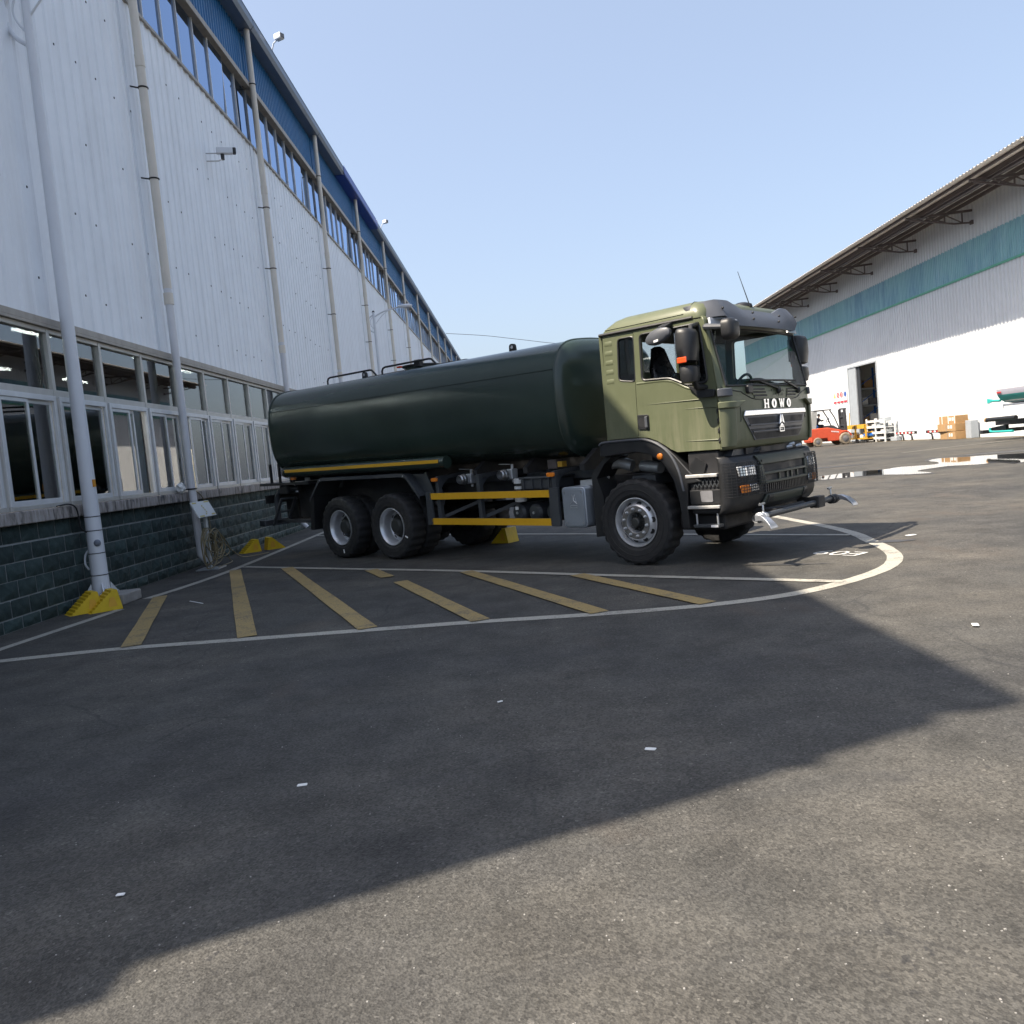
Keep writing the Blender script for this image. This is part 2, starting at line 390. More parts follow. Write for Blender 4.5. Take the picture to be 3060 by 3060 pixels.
        for vv in loops:
            ids = [v.index for v in vv]
            for i in range(len(ids)):
                a, b = ids[i], ids[(i+1) % len(ids)]; fs.append([a, b, b+nv, a+nv])
        bm.free()
        return s.add([(a, y0, b) for a, b in pts]+[(a, y1, b) for a, b in pts], fs)
    def xf(s, fn): s.v = [tuple(fn(*q)) for q in s.v]; return s
    def mesh(s, name, mt, smooth=35):
        me = bpy.data.meshes.new(name); me.from_pydata(s.v, [], s.f)
        bm = bmesh.new(); bm.from_mesh(me); bmesh.ops.recalc_face_normals(bm, faces=bm.faces[:]); bm.to_mesh(me); bm.free()
        me.materials.append(MATS[mt])
        if smooth:
            me.polygons.foreach_set('use_smooth', [True]*len(me.polygons)); me.set_sharp_from_angle(angle=R(smooth))
        me.update(); return me
    def build(s, name, mt, parent=None, smooth=35, bevel=0, seg=2):
        return place(name, s.mesh(name, mt, smooth), parent, bevel, seg)
def place(name, me, parent=None, bevel=0, seg=2, loc=None, rotz=None):
    o = bpy.data.objects.new(name, me); COL.objects.link(o)
    if parent is not None: o.parent = parent
    if bevel:
        b = o.modifiers.new('bevel', 'BEVEL'); b.width = bevel; b.segments = seg; b.limit_method = 'ANGLE'; b.angle_limit = R(40)
    if loc is not None: o.location = loc
    if rotz is not None: o.rotation_euler = (0, 0, rotz)
    return o
def tag(o, label=None, cat=None, group=None, kind=None):
    for k, v in (('label', label), ('category', cat), ('group', group), ('kind', kind)):
        if v: o[k] = v
    return o
def thing(name, label, cat, loc=(0, 0, 0), rotz=0, group=None):
    o = bpy.data.objects.new(name, None); COL.objects.link(o); o.empty_display_size = .2
    o.location = loc; o.rotation_euler = (0, 0, rotz); return tag(o, label, cat, group)
def copy_tree(o, parent=None):
    c = o.copy(); COL.objects.link(c); c.parent = parent
    for ch in list(o.children): copy_tree(ch, c)
    return c
def round_poly(pts, r, n=4):
    out = []; k = len(pts)
    for i in range(k):
        p0, p1, p2 = Vector(pts[i-1]), Vector(pts[i]), Vector(pts[(i+1) % k])
        a = (p0-p1); b = (p2-p1); q = min(r, a.length*.45, b.length*.45)
        s0 = p1+a.normalized()*q; s1 = p1+b.normalized()*q
        for j in range(n+1):
            t = j/n; out.append(tuple(s0*(1-t)**2+p1*2*t*(1-t)+s1*t*t))
    return out
def catmull(pts, n=6, closed=False):
    pts = [Vector(q) for q in pts]; k = len(pts); out = []
    for i in range(k if closed else k-1):
        p0 = pts[(i-1) % k] if (closed or i) else pts[i]; p1 = pts[i]; p2 = pts[(i+1) % k]
        p3 = pts[(i+2) % k] if (closed or i < k-2) else p2
        for j in range(n):
            t = j/n
            out.append(.5*((2*p1)+(p2-p0)*t+(2*p0-5*p1+4*p2-p3)*t*t+(3*p1-p0-3*p2+p3)*t**3))
    if not closed: out.append(pts[-1])
    return out
def text_mesh(txt, size, extrude, mt, name):
    cu = bpy.data.curves.new(name, 'FONT'); cu.body = txt; cu.size = size; cu.extrude = extrude; cu.align_x = 'CENTER'; cu.align_y = 'CENTER'
    o = bpy.data.objects.new(name, cu); COL.objects.link(o)
    bpy.context.view_layer.update()
    me = bpy.data.meshes.new_from_object(o.evaluated_get(bpy.context.evaluated_depsgraph_get()))
    bpy.data.objects.remove(o); me.materials.clear(); me.materials.append(MATS[mt]); return me

# ------------------------------------------------------------------ ground and painted markings
ground = tag(MB().add([(-400, -300, 0), (500, -300, 0), (500, 900, 0), (-400, 900, 0)], [[0, 1, 2, 3]]).build('ground', 'asphalt', smooth=0), kind='structure')
def ribbon(path, w, z=.004):
    path = [Vector((q[0], q[1], 0)) for q in path]; L = []; Rr = []
    for i, q in enumerate(path):
        a = path[max(0, i-1)]; b = path[min(len(path)-1, i+1)]; d = (b-a).normalized(); nn = Vector((-d.y, d.x, 0))
        jit = w/2*(1+rnd.uniform(-.04, .04))
        L.append(q+nn*jit+Vector((0, 0, z))); Rr.append(q-nn*jit+Vector((0, 0, z)))
    k = len(path)
    return MB().add(L+Rr, [[i, i+1, k+i+1, k+i] for i in range(k-1)])
front = catmull([(-5.32, 7.93), (-4.05, 8.0), (-2.87, 7.9), (-1.62, 7.79), (-.51, 7.69), (.59, 7.53), (1.56, 7.48), (2.35, 7.62), (3.05, 8.02), (3.63, 8.55), (3.99, 9.15), (4.2, 9.85), (4.32, 10.6), (4.45, 11.4), (4.48, 12.4), (4.40, 14.0), (4.2, 17.5)], 6)
ribbon(front, .16).build('painted_line', 'line_white', ground, 0)
ribbon(catmull([(-5.9, 7.88), (-5.32, 7.93)], 3), .16).build('painted_line', 'line_orange', ground, 0)
ribbon(catmull([(-5.66, 7.9), (-5.58, 8.58), (-5.45, 9.7), (-5.34, 10.72)], 4), .13).build('painted_line', 'line_white', ground, 0)
ribbon(catmull([(-5.36, 11.55), (-5.2, 12.6), (-5.09, 14.32), (-5.1, 17.5), (-5.15, 20.94), (-5.2, 26)], 6), .14).build('painted_line', 'line_white', ground, 0)
ribbon(catmull([(-4.98, 14.57), (-3, 12.98), (-.93, 11.34), (1.0, 9.66), (2.98, 7.99)], 6), .13, .008).build('painted_line', 'line_white', ground, 0)
ribbon(catmull([(-5.1, 20.3), (-1.5, 17.1), (1.0, 14.73), (3.67, 11.98), (4.35, 11.3)], 6), .12, .008).build('painted_line', 'line_white', ground, 0)
for a, b in (((-5.2, 11.62), (-3.95, 8.05)), ((-5.0, 14.15), (-2.78, 7.98)), ((-4.0, 13.75), (-1.58, 7.84)), ((-2.36, 12.4), (-1.95, 11.4)), ((-1.70, 10.86), (-.5, 7.72)), ((-.86, 11.22), (.6, 7.57)), ((.56, 10.0), (1.58, 7.54))):
    pth = [Vector((*a, 0)).lerp(Vector((*b, 0)), i/8) for i in range(9)]
    ribbon([(q.x, q.y) for q in pth], .185, .012).build('hatch_stripe', 'line_yellow', ground, 0)
ribbon([(16.4, 36.3), (19, 37.6), (23.2, 39.0)], .1).build('painted_line', 'line_white', ground, 0)
ribbon([(24.9, 20), (24.9, 45), (24.9, 75)], .12).build('painted_line', 'line_yellow', ground, 0)
# bay number E09, read from the truck's side
td = Vector((-.46, .62, 0)).normalized(); tu = Vector((-td.y, td.x, 0))
num = place('bay_number', text_mesh('E09', .42, 0, 'line_number', 'bay_number'), ground)
num.matrix_world = Matrix(((td.x, tu.x, 0, 3.64), (td.y, tu.y, 0, 9.80), (0, 0, 1, .006), (0, 0, 0, 1)))
pud = [(8.72, 25.04), (9.42, 25.31), (10.13, 25.61), (10.95, 25.43), (11.67, 25.86), (12.51, 25.51), (13.17, 26.69), (13.47, 27.95), (14.28, 28.76), (14.75, 28.14), (15.31, 27.83), (16.2, 27.0), (17.3, 25.6), (16.2, 22.6), (14.5, 22.4), (13.56, 22.8), (13.13, 22.59), (13.35, 23.79), (12.76, 23.59), (12.13, 24.11), (10.9, 23.29), (10.75, 22.08), (10.21, 22.23), (9.9, 23.01), (9.38, 23.37), (8.67, 23.32), (8.12, 23.35), (6.6, 23.6), (6.9, 24.7)]
def sheet(poly, z):
    bm = bmesh.new(); vv = [bm.verts.new((q[0], q[1], z)) for q in poly]
    for i in range(len(vv)): bm.edges.new((vv[i], vv[(i+1) % len(vv)]))
    bmesh.ops.triangle_fill(bm, use_beauty=True, edges=bm.edges[:]); bm.verts.index_update()
    b = MB().add([v.co[:] for v in bm.verts], [[v.index for v in f.verts] for f in bm.faces]); bm.free(); return b
def wobble(poly, n, amp):
    out = []
    for q in catmull([(a, b, 0) for a, b in poly], n, True): out.append((q.x+rnd.uniform(-amp, amp), q.y+rnd.uniform(-amp, amp)*1.5))
    return out
pc = Vector((sum(q[0] for q in pud)/len(pud), sum(q[1] for q in pud)/len(pud)))
tag(sheet(wobble([(pc.x+(a-pc.x)*1.04, pc.y+(b-pc.y)*1.12) for a, b in pud], 4, .05), .004).build('damp_asphalt', 'damp', None, 0), kind='structure')
tag(sheet(wobble(pud, 4, .03), .008).build('puddle', 'water', None, 0), kind='structure')
for poly in ([(2.42, 9.55), (2.9, 9.25), (3.1, 9.2), (3.4, 9.0), (3.05, 9.28), (2.7, 9.5)], [(4.15, 10.4), (4.6, 10.25), (4.75, 10.35), (4.4, 10.5)], [(15.2, 29.4), (16.9, 28.0), (18.2, 28.6), (17, 29.6)], [(9, 30), (11.5, 29.4), (12.2, 29.9), (10, 30.6)]):
    tag(sheet(wobble(poly, 5, .02), .0052).build('damp_patch', 'damp', ground, 0))

# ------------------------------------------------------------------ left factory building
WX = -6.12
fac = thing('factory_building', 'long white ribbed-metal factory hall with blue upper band, in shade on the left', 'building', (WX, 0, 0))
# local x: 0 at the wall plane, positive towards the yard
Y0, BAY, P0 = 0.44, 7.115, 22.12
bays = [P0+BAY*k for k in range(-3, 14)]           # pilaster lines
YE = bays[-1]
def corr(y0, y1, z0, z1, pitch, depth, x=0.0, fl=(0, .55, .66, .89)):
    b = MB(); ys = []; k = 0; y = y0
    while y < y1-1e-6:
        for t, o in zip(fl, (0, 0, depth, depth)):
            if y+t*pitch < y1: ys.append((y+t*pitch, o))
        y += pitch
    ys.append((y1, 0)); n_ = len(ys)
    return b.add([(x+o, q, z0) for q, o in ys]+[(x+o, q, z1) for q, o in ys], [[i, i+1, n_+i+1, n_+i] for i in range(n_-1)])
lower = MB().box(-.28, 0, Y0, 24.6, 0, 1.24).build('lower_wall', 'mortar', fac, 0)
MB().box(-.28, .012, 24.6, YE, 0, 1.24).build('lower_wall', 'brick_wall_far', fac, 0)
bricks = []
for kk in range(6):
    r2 = random.Random(kk); g = []; nx, nz = 6, 4; vs = []; fs = []
    for j in range(nz):
        for i in range(nx):
            e = i in (0, nx-1) or j in (0, nz-1)
            vs.append((.006 if e else .018+r2.uniform(-.008, .020), (i/(nx-1)-.5)*.360, (j/(nz-1)-.5)*.201))
    for j in range(nz-1):
        for i in range(nx-1): fs.append([j*nx+i, j*nx+i+1, (j+1)*nx+i+1, (j+1)*nx+i])
    bricks.append(MB().add(vs, fs).mesh('brick', 'brick_green', 20))
for row, z in enumerate((1.13, .905, .69, .48, .262, .076)):
    y = 7.25+(.19 if row % 2 else 0)
    while y < 24.4:
        o = place('brick', rnd.choice(bricks), lower, loc=(rnd.uniform(0, .004), y, z))
        if rnd.random() < .5: o.rotation_euler = (math.pi, 0, 0)
        if row == 5: o.scale = (1, 1, .68)
        y += .378
MB().box(-.28, .13, Y0, YE, 1.24, 1.395).build('window_sill', 'sill', fac, 0, .012)
# lower windows
WW = 1.374
def make_window(y, kind):
    w = MB()                                                             # fixed frame
    w.box(-.05, .05, -.035, .035, 1.40, 3.76)
    w.box(-.05, .045, .035, WW-.035, 2.84, 2.95)
    w.box(-.05, .045, .035, WW-.035, 3.70, 3.76)
    w.box(-.05, .07, .035, WW-.035, 1.40, 1.455)
    win = w.build('window', 'alu', fac, 0, .006); win.location = (0, y, 0)
    MB().box(-.012, -.006, .035, WW-.035, 2.95, 3.70).build('pane', 'window_glass', win, 0)
    MB().box(.03, .075, .045, .10, 1.455, 2.86).box(.03, .075, WW-.10, WW-.045, 1.455, 2.86).box(.03, .075, .10, WW-.10, 2.79, 2.86).build('casing', 'alu_light', win, 0, .005)
    half = (WW-.2)/2
    for s in range(2):
        ya = .10+s*half; xo = .03 if s == 0 else -.005
        if kind == 1 and s == 1: ya -= half*.62
        if kind == 2 and s == 0: ya += half*.45
        yb = ya+half+(.02 if s == 0 else 0)
        f = MB().box(xo, xo+.03, ya, ya+.045, 1.455, 2.79).box(xo, xo+.03, yb-.045, yb, 1.455, 2.79).box(xo, xo+.03, ya+.045, yb-.045, 1.455, 1.52).box(xo, xo+.03, ya+.045, yb-.045, 2.74, 2.79)
        f.build('sash', 'alu_light', win, 0, .004)
        MB().box(xo+.012, xo+.017, ya+.045, yb-.045, 1.52, 2.74).build('pane', 'window_glass', win, 0)
    return win
WY0 = 11.204-WW*4
protos = [make_window(WY0, 0), make_window(WY0+WW*5, 1), make_window(WY0+WW*7, 2)]
for k in range(32):
    if k in (0, 5, 7): continue
    c = copy_tree(protos[0], fac); c.location = (0, WY0+WW*k, 0)
WYE = WY0+WW*32
MB().box(-.25, .0, Y0, WY0-.03, 1.395, 3.78).build('wall_panel', 'siding', fac, 0)
MB().box(-.25, .0, WYE, YE, 1.395, 3.78).build('wall_panel', 'siding', fac, 0)
MB().box(-.2, .10, Y0, YE, 3.76, 3.80).box(.075, .10, Y0, YE, 3.80, 3.885).build('drip_flashing', 'trim_tan', fac, 0, .004)
# cladding, clerestory, blue band, gutter, per bay
edges = [Y0]+bays
for i in range(len(edges)-1):
    a, b = edges[i], edges[i+1]
    corr(a, b, 3.83, 10.02, .30, .022).build('wall_sheet', 'siding', fac, 30)
    corr(a, b, 11.60, 12.98, .175, .035).build('blue_sheet', 'blue_sheet', fac, 30)
    MB().box(-.10, .16, a+.01, b-.01, 11.46, 11.60).build('window_head', 'trim_tan', fac, 0, .01)
    nwin = max(1, round((b-a)/.875)); st = (b-a)/nwin
    cw = MB().box(-.10, .06, a+.01, b-.01, 10.0, 10.06).build('clerestory_window', 'trim_tan', fac, 0)
    mm_ = MB().box(-.04, .02, -.015, .015, 10.06, 11.46).mesh('mullion', 'alu_light', 0)
    for j in range(nwin+1): place('mullion', mm_, cw, loc=(0, a+j*st, 0))
    pm = MB().box(-.006, 0, .015, st-.015, 10.06, 11.46).mesh('pane', 'clerestory_glass', 0)
    for j in range(nwin):
        o = place('pane', pm, cw, loc=(-.02, a+j*st, 0))
        if j % 8 == 5: o.rotation_euler = (0, R(1.6), 0); o.location.x = -.29
    gm = 'gutter_blue' if abs(a-P0-BAY*1.5) < BAY*.7 or False else 'gutter_grey'
    MB().prism([(-.05, 12.92), (.34, 12.90), (.41, 12.99), (.41, 13.20), (.385, 13.20), (.385, 13.02), (-.05, 13.05)], 'xz', a+(.12 if i == 0 else .015), b-.015).build('gutter', 'gutter_grey', fac, 0, .006)
MB().box(.415, .43, 33.2, 41.0, 12.93, 13.24).box(-.02, .42, 33.2, 41.0, 12.885, 12.897).build('gutter_cover', 'gutter_blue', fac, 0)
MB().prism([(-.02, 13.02), (.41, 13.16), (.41, 13.20), (-24, 15.75), (-24, 15.6)], 'xz', Y0+.12, YE).build('roof', 'roof_blue', fac, 0)
MB().prism([(-24, 13.0), (-48, 13.0), (-48, 13.26), (-24, 15.75)], 'xz', Y0+.06, YE).build('roof', 'roof_blue', fac, 0)
# gable end: thicker below 7.6 m
MB().box(-48, 0, Y0, Y0+.2, 0, 13.0).build('gable_wall', 'siding', fac, 0)
MB().prism([(-47.9, 13.0), (-.1, 13.0), (-24, 15.6)], 'xz', Y0+.02, Y0+.18).build('gable_wall', 'blue_sheet', fac, 0)
MB().box(-48, .01, Y0-.17, Y0-.003, 0, 7.6).build('gable_plinth', 'concrete', fac, 0)
MB().box(-48, -.3, YE-.2, YE, 0, 13.0).build('gable_wall', 'siding', fac, 0)
MB().box(-48.2, -48, Y0, YE, 0, 13.0).build('back_wall', 'interior_wall', fac, 0)
MB().box(-48, -.29, Y0+.2, YE-.2, .02, .06).build('workshop_floor', 'interior_floor', fac, 0)
MB().box(-.14, -.12, Y0+.2, YE-.2, 3.9, 9.9).build('inner_lining', 'interior_wall', fac, 0)
for y in bays[:9]:
    MB().box(-.95, -.65, y-.04, y+.04, 0.06, 12.8).box(-.97, -.93, y-.17, y+.17, .06, 12.8).box(-.67, -.63, y-.17, y+.17, .06, 12.8).build('steel_column', 'interior_steel', fac, 0)
    MB().beam((-.8, y, 12.6), (-24, y, 15.2), .3, .5).build('roof_truss', 'interior_steel', fac, 0)
for ix, (x, y, z) in enumerate([(-x_, y_, 6.8) for x_ in (4, 9, 14) for y_ in (9, 15, 21, 27, 33, 39)]):
    MB().box(x-.12, x+.12, y-.9, y+.9, z, z+.08).build('ceiling_lamp', 'lamp_tube', fac, 0)
# pilaster flashings and downpipes
def downpipe(y, near):
    d = MB(); px = .22
    d.tube([(px, y, 12.93), (px, y, 5.0 if near else 3.9)], .074, 14)
    dp = d.build('downpipe', 'pipe_cream', fac)
    z0 = .25 if near else 0.3
    MB().tube([(px, y, 5.02 if near else 4.0), (px, y, 1.6), (px+.02, y, z0), (px+.12, y+.03, z0-.13)], .068, 14).build('downpipe', 'pipe_white', fac)
    for z in (8.9, 4.82):
        MB().tube([(px, y, z-.10), (px, y, z+.10)], .083, 14).build('pipe_joint', 'pipe_cream', dp)
    for z in (11.55, 8.45, 6.9, 1.45):
        b = MB().tube([(0.02, y-.14, z), (.12, y-.05, z), (px-.05, y-.01, z)], .013, 6)
        b.tube([(px+.079*math.cos(t), y+.079*math.sin(t), z) for t in [i*math.pi/6 for i in range(12)]], .014, 6, True)
        b.box(0, .03, y-.17, y-.11, z-.10, z+.06)
        b.build('pipe_bracket', 'black_iron', dp)
for i, y in enumerate(bays):
    MB().box(-.002, .046, y-.20, y-.02, 3.89, 9.99).build('joint_flashing', 'siding', fac, 0)
    downpipe(y-.02, i < 6)
# screws in rows on the near sheets
scr = MB()
for z in (4.4, 5.6, 6.8, 8.0, 9.2):
    y = 8.2
    while y < 30:
        if rnd.random() < .6:
            zz = z+rnd.uniform(-.03, .03); scr.box(.030, .040, y-.011, y+.011, zz-.014, zz+.014)
        y += .60
tag(scr.build('sheet_screws', 'fork_grey', fac, 0), kind='stuff')

# vans inside the workshop, seen through the windows
def make_van(y, label):
    t = thing('workshop_van', label, 'van', (-8.5, y, .065), R(90), 'vans in the workshop')
    prof = round_poly([(-2.6, .55), (2.45, .5), (2.6, 1.1), (2.45, 1.45), (1.75, 2.35), (-2.5, 2.45), (-2.62, 1.4)], .22, 4)
    MB().prism(prof, 'xz', -.95, .95).build('body', 'van_cream', t, 40, .08, 3)
    for s in (-1, 1):
        for x0, x1 in ((-2.3, -1.25), (-1.1, -.1), (.05, .95)):
            MB().prism(round_poly([(x0, 1.45), (x1, 1.45), (x1, 2.05), (x0, 2.05)], .12), 'xz', s*.952, s*.965).build('window', 'door_frame_black', t, 0)
        MB().prism(round_poly([(1.1, 1.42), (2.1, 1.42), (1.7, 2.05), (1.1, 2.05)], .1), 'xz', s*.952, s*.965).build('window', 'door_frame_black', t, 0)
        for x in (-1.7, 1.6):
            MB().lathe([(.1, -.1), (.34, -.1), (.36, 0), (.34, .1), (.1, .1)], (x, s*.86, .36), (0, s, 0), 20).build('wheel', 'rubber', t)
        MB().box(2.52, 2.62, s*.75-.13, s*.75+.13, .85, 1.05).build('headlight', 'lens_clear', t, 0, .02)
    MB().beam((2.3, 0, 1.66), (1.98, 0, 2.08), 1.5, .03).build('windshield', 'door_frame_black', t, 0)
make_van(14.6, 'cream van parked inside the workshop behind the nearest windows')
make_van(25.5, 'cream van farther inside the workshop behind the windows near the tank end')

# ------------------------------------------------------------------ street lamps
def street_lamp(x, y, base, label, htop=8.0):
    t = thing('street_lamp', label, 'lamp post', (x, y, 0), 0, 'white street lamps along the hall')
    MB().tube([(0, 0, base), (0, 0, 1.6), (0, 0, 5), (0, 0, htop)], [.112, .097, .076, .05], 18).build('pole', 'pole_white', t)
    for z in (.42, .72, 1.03, 1.22):
        rr = .1135-.0094*z
        MB().tube([(rr*math.cos(i*math.pi/9), rr*math.sin(i*math.pi/9), z) for i in range(18)], .006, 5, True).build('band', 'black_iron', t)
    f = MB().cyl((0, 0, base), (0, 0, base+.025), .22, 16)
    for k in range(4):
        a = k*math.pi/2+.6; c, s = math.cos(a), math.sin(a)
        f.prism([(.11, base+.02), (.21, base+.02), (.12, base+.16)], 'xz', -.008, .008)
        vv = f.v[-6:]; f.v[-6:] = [(q[0]*c-q[1]*s, q[0]*s+q[1]*c, q[2]) for q in vv]
        f.cyl((.17*math.cos(a+.75), .17*math.sin(a+.75), base), (.17*math.cos(a+.75), .17*math.sin(a+.75), base+.07), .018, 8)
    f.build('base_flange', 'zinc', t, 30)
    arm = MB().tube(catmull([(0, 0, htop-.23), (.35, 0, htop-.05), (.8, 0, htop+.06), (1.15, 0, htop+.12)], 5), [.035]*15+[.025], 10)
    arm.tube(catmull([(.03, 0, htop-.55), (.2, 0, htop-.36), (.45, 0, htop-.12), (.72, 0, htop+.02)], 5), .014, 8)
    arm.build('arm', 'pole_white', t)
    arc = MB().tube(catmull([(-.05, 0, htop-.9), (-.20, 0, htop-.78), (-.29, 0, htop-.58), (-.28, 0, htop-.38), (-.16, 0, htop-.2), (0, 0, htop-.12)], 6), .03, 10)
    arc.build('scroll', 'pole_white', t)
    MB().tube(catmull([(-.04, 0, htop-.74), (-.13, 0, htop-.62), (-.18, 0, htop-.46), (-.12, 0, htop-.28), (0, 0, htop-.2)], 6), .014, 8).build('scroll', 'pole_white', t)
    MB().tube([(0, 0, htop), (0, 0, htop+.07)], [.07, .03], 12).build('cap', 'black_iron', t)
    z = htop+.12
    hd = MB().loft([[(1.1+dx, w*math.cos(k*math.pi/8), z+.02+h*math.sin(k*math.pi/8)) for k in range(16)] for dx, w, h in ((0, .04, .035), (.1, .1, .06), (.3, .15, .09), (.5, .14, .09), (.62, .08, .05), (.66, .02, .015))])
    hd.build('lamp_head', 'pole_white', t)
    MB().loft([[(1.1+dx, w*math.cos(k*math.pi/6), z-.045+h*math.sin(k*math.pi/6)) for k in range(12)] for dx, w, h in ((.22, .05, .02), (.32, .11, .05), (.5, .10, .05), (.58, .04, .02))]).build('diffuser', 'lens_clear', t)
    return t
la = street_lamp(-5.86, 11.33, .15, 'tall white street lamp on a concrete plinth at the left edge', 8.35)
MB().box(.05, .1005, -.045, .015, 1.62, 1.72).build('sticker', 'tape_orange', la, 0)
MB().ellipsoid((.06, -.075, .86), (.05, .04, .05), 10, 6).build('smudge', 'smudge', la)
MB().tube(catmull([(-.11, .02, .78), (-.16, .0, .70), (-.17, -.01, .58), (-.13, 0, .50)], 5), .014, 6).build('handle', 'pole_white', la)
street_lamp(-5.86, 37.8, 0, 'white street lamp halfway along the hall, its head against the cladding', 8.4)
tag(MB().box(-6.09, -5.47, 11.10, 11.66, 0, .147).build('concrete_plinth', 'concrete', None, 0, .02), 'low grey concrete block under the nearest street lamp', 'plinth')
tag(MB().tube(catmull([(-6.0, 10.75, 1.41), (-5.95, 10.95, 1.42), (-5.93, 11.08, 1.36), (-5.93, 11.12, 1.2), (-5.93, 11.14, 1.08), (-5.92, 11.25, 1.02)], 6), .011, 6).build('power_cable', 'black_iron'), 'short black cable from the window sill to the nearest lamp pole', 'cable')

# ------------------------------------------------------------------ security cameras
def cctv(loc, rotz, label, kind=0):
    t = thing('security_camera', label, 'camera', loc, rotz, 'security cameras')
    if kind == 0:
        MB().tube([(0, -.05, .0), (.25, .0, .03), (.32, .02, .05)], .012, 6).tube([(0, -.1, -.18), (.25, -.02, -.14), (.34, .02, -.08), (.34, .02, 0)], .014, 6).build('arm', 'steel', t)
        MB().box(.22, .56, -.055, .075, .02, .15).build('housing', 'pole_white', t, 0, .015)
        MB().box(.555, .63, -.05, .07, .025, .155).build('lens', 'plastic_black', t, 0, .02)
        MB().cyl((.34, .02, -.1), (.34, .02, .02), .04, 10).build('joint', 'plastic_black', t)
    else:
        MB().tube([(0, 0, 0), (.1, 0, .18), (.22, .02, .24)], .02, 8).build('arm', 'pole_white', t)
        MB().box(.20, .44, -.09, .09, .20, .36).build('housing', 'white_gloss', t, 0, .03)
        MB().box(.44, .45, -.07, .07, .22, .34).build('lens', 'grey_goods', t, 0)
    return t
cctv((WX+.03, 18.45, 8.55), R(20), 'small white security camera on a wall bracket below the blue band')
cctv((WX+.38, 23.9, 13.2), R(-30), 'white box camera on the gutter above the second visible downpipe', 1)
cctv((WX+.38, 42.2, 13.2), R(-30), 'small camera on the roof edge past the dark blue gutter section', 1)

# ------------------------------------------------------------------ notice board, cable coil, rag, chocks
bt = thing('notice_board', 'white tilted notice panel on a steel post against the brick wall', 'board', (-5.66, 14.82, 0))
pst = MB().box(-.035, .035, -.012, .012, .02, .98).box(.027, .035, -.075, -.012, .02, .98).build('post', 'board_white', bt, 0)
MB().box(-.2, .2, -.2, .22, .0, .02).build('foot_plate', 'zinc', bt, 0)
bd = MB().prism([(-.41, -.155), (.41, -.155), (.41, .155), (-.41, .155)], 'xy', -.012, .012)
bm_ = Matrix.Translation((.0, -.03, 1.075)) @ Matrix.Rotation(R(90), 4, 'Z') @ Matrix.Rotation(R(65), 4, 'X')
bd.xf(lambda x, y, z: bm_ @ Vector((x, y, z))); bd.build('panel', 'board_white', bt, 0, .005)
mk = MB()
for k in range(5):
    x = rnd.uniform(-.05, .05); y = -.10+k*.04
    mk.prism([(x-.02, y-.012), (x+.02, y-.012), (x+.025, y+.012), (x-.02, y+.015)], 'xy', .0145, .016)
for x0, x1, y in ((-.38, -.2, .13), (.15, .38, .13), (-.36, -.15, -.13), (.2, .38, -.12)):
    mk.prism([(x0, y-.012), (x1, y-.012), (x1, y+.012), (x0, y+.012)], 'xy', .0145, .016)
mk.xf(lambda x, y, z: bm_ @ Vector((x, y, z))); mk.build('markings', 'ink_yellow', bt, 0)
cb = MB()
for k in range(11):
    rr = random.Random(50+k); cy = rr.uniform(-.18, .25); wy = rr.uniform(.14, .42); lo = rr.uniform(.03, .30); hi = rr.uniform(.50, .78); xx = rr.uniform(.0, .16); sk = rr.uniform(-.35, .30)
    cb.tube(catmull([(xx, cy-.02, hi), (xx, cy-wy+sk*.4, (hi+lo)/2+.1), (xx, cy-wy*.7+sk, lo+.05), (xx+.01, cy+sk, lo), (xx, cy+wy*.8+sk, lo+.07), (xx, cy+wy+sk*.4, (hi+lo)/2)], 6, True), .010, 6, True)
cb.tube(catmull([(.06, .05, .62), (.1, .5, .42), (.15, .85, .2), (.2, 1.15, .05), (.3, 1.5, .012), (.5, 1.9, .012)], 8), .010, 6)
cb.tube(catmull([(.08, .05, .66), (.05, .45, .55), (0, .7, .3), (.05, .9, .06), (.15, .75, .014), (.2, .3, .014), (.2, -.1, .014)], 8), .010, 6)
cb.tube(catmull([(-.3, .55, 1.40), (-.26, .75, 1.25), (-.28, .98, .9), (-.28, 1.0, .5), (-.2, .85, .15), (-.05, .6, .02)], 8), .009, 6)
o = cb.build('cable_coil', 'cable_tan'); o.location = (-5.70, 14.86, .012)
tag(o, 'tan cable hung in loops on the notice board post and trailing onto the asphalt', 'cable')
rg = MB().ellipsoid((0, 0, 0), (.07, .10, .09), 10, 7)
rg.v = [(a*(1+rnd.uniform(-.3, .3)), b*(1+rnd.uniform(-.3, .3)), c*(1+rnd.uniform(-.25, .25))) for a, b, c in rg.v]
o = rg.build('rag', 'paper', None, 0); o.location = (-5.99, 14.72, 1.485); tag(o, 'crumpled white rag on the stained sill beside the downpipe', 'rag')
tag(MB().prism(round_poly([(0, 0), (.25, .02), (.24, .07), (.01, .06)], .02), 'xy', 1.397, 1.41).xf(lambda x, y, z: (-6.07+y, 18.35+x*1.1, z)).build('paper_scrap', 'paper', None, 0), 'flat white paper strip lying on the stained window sill', 'paper')

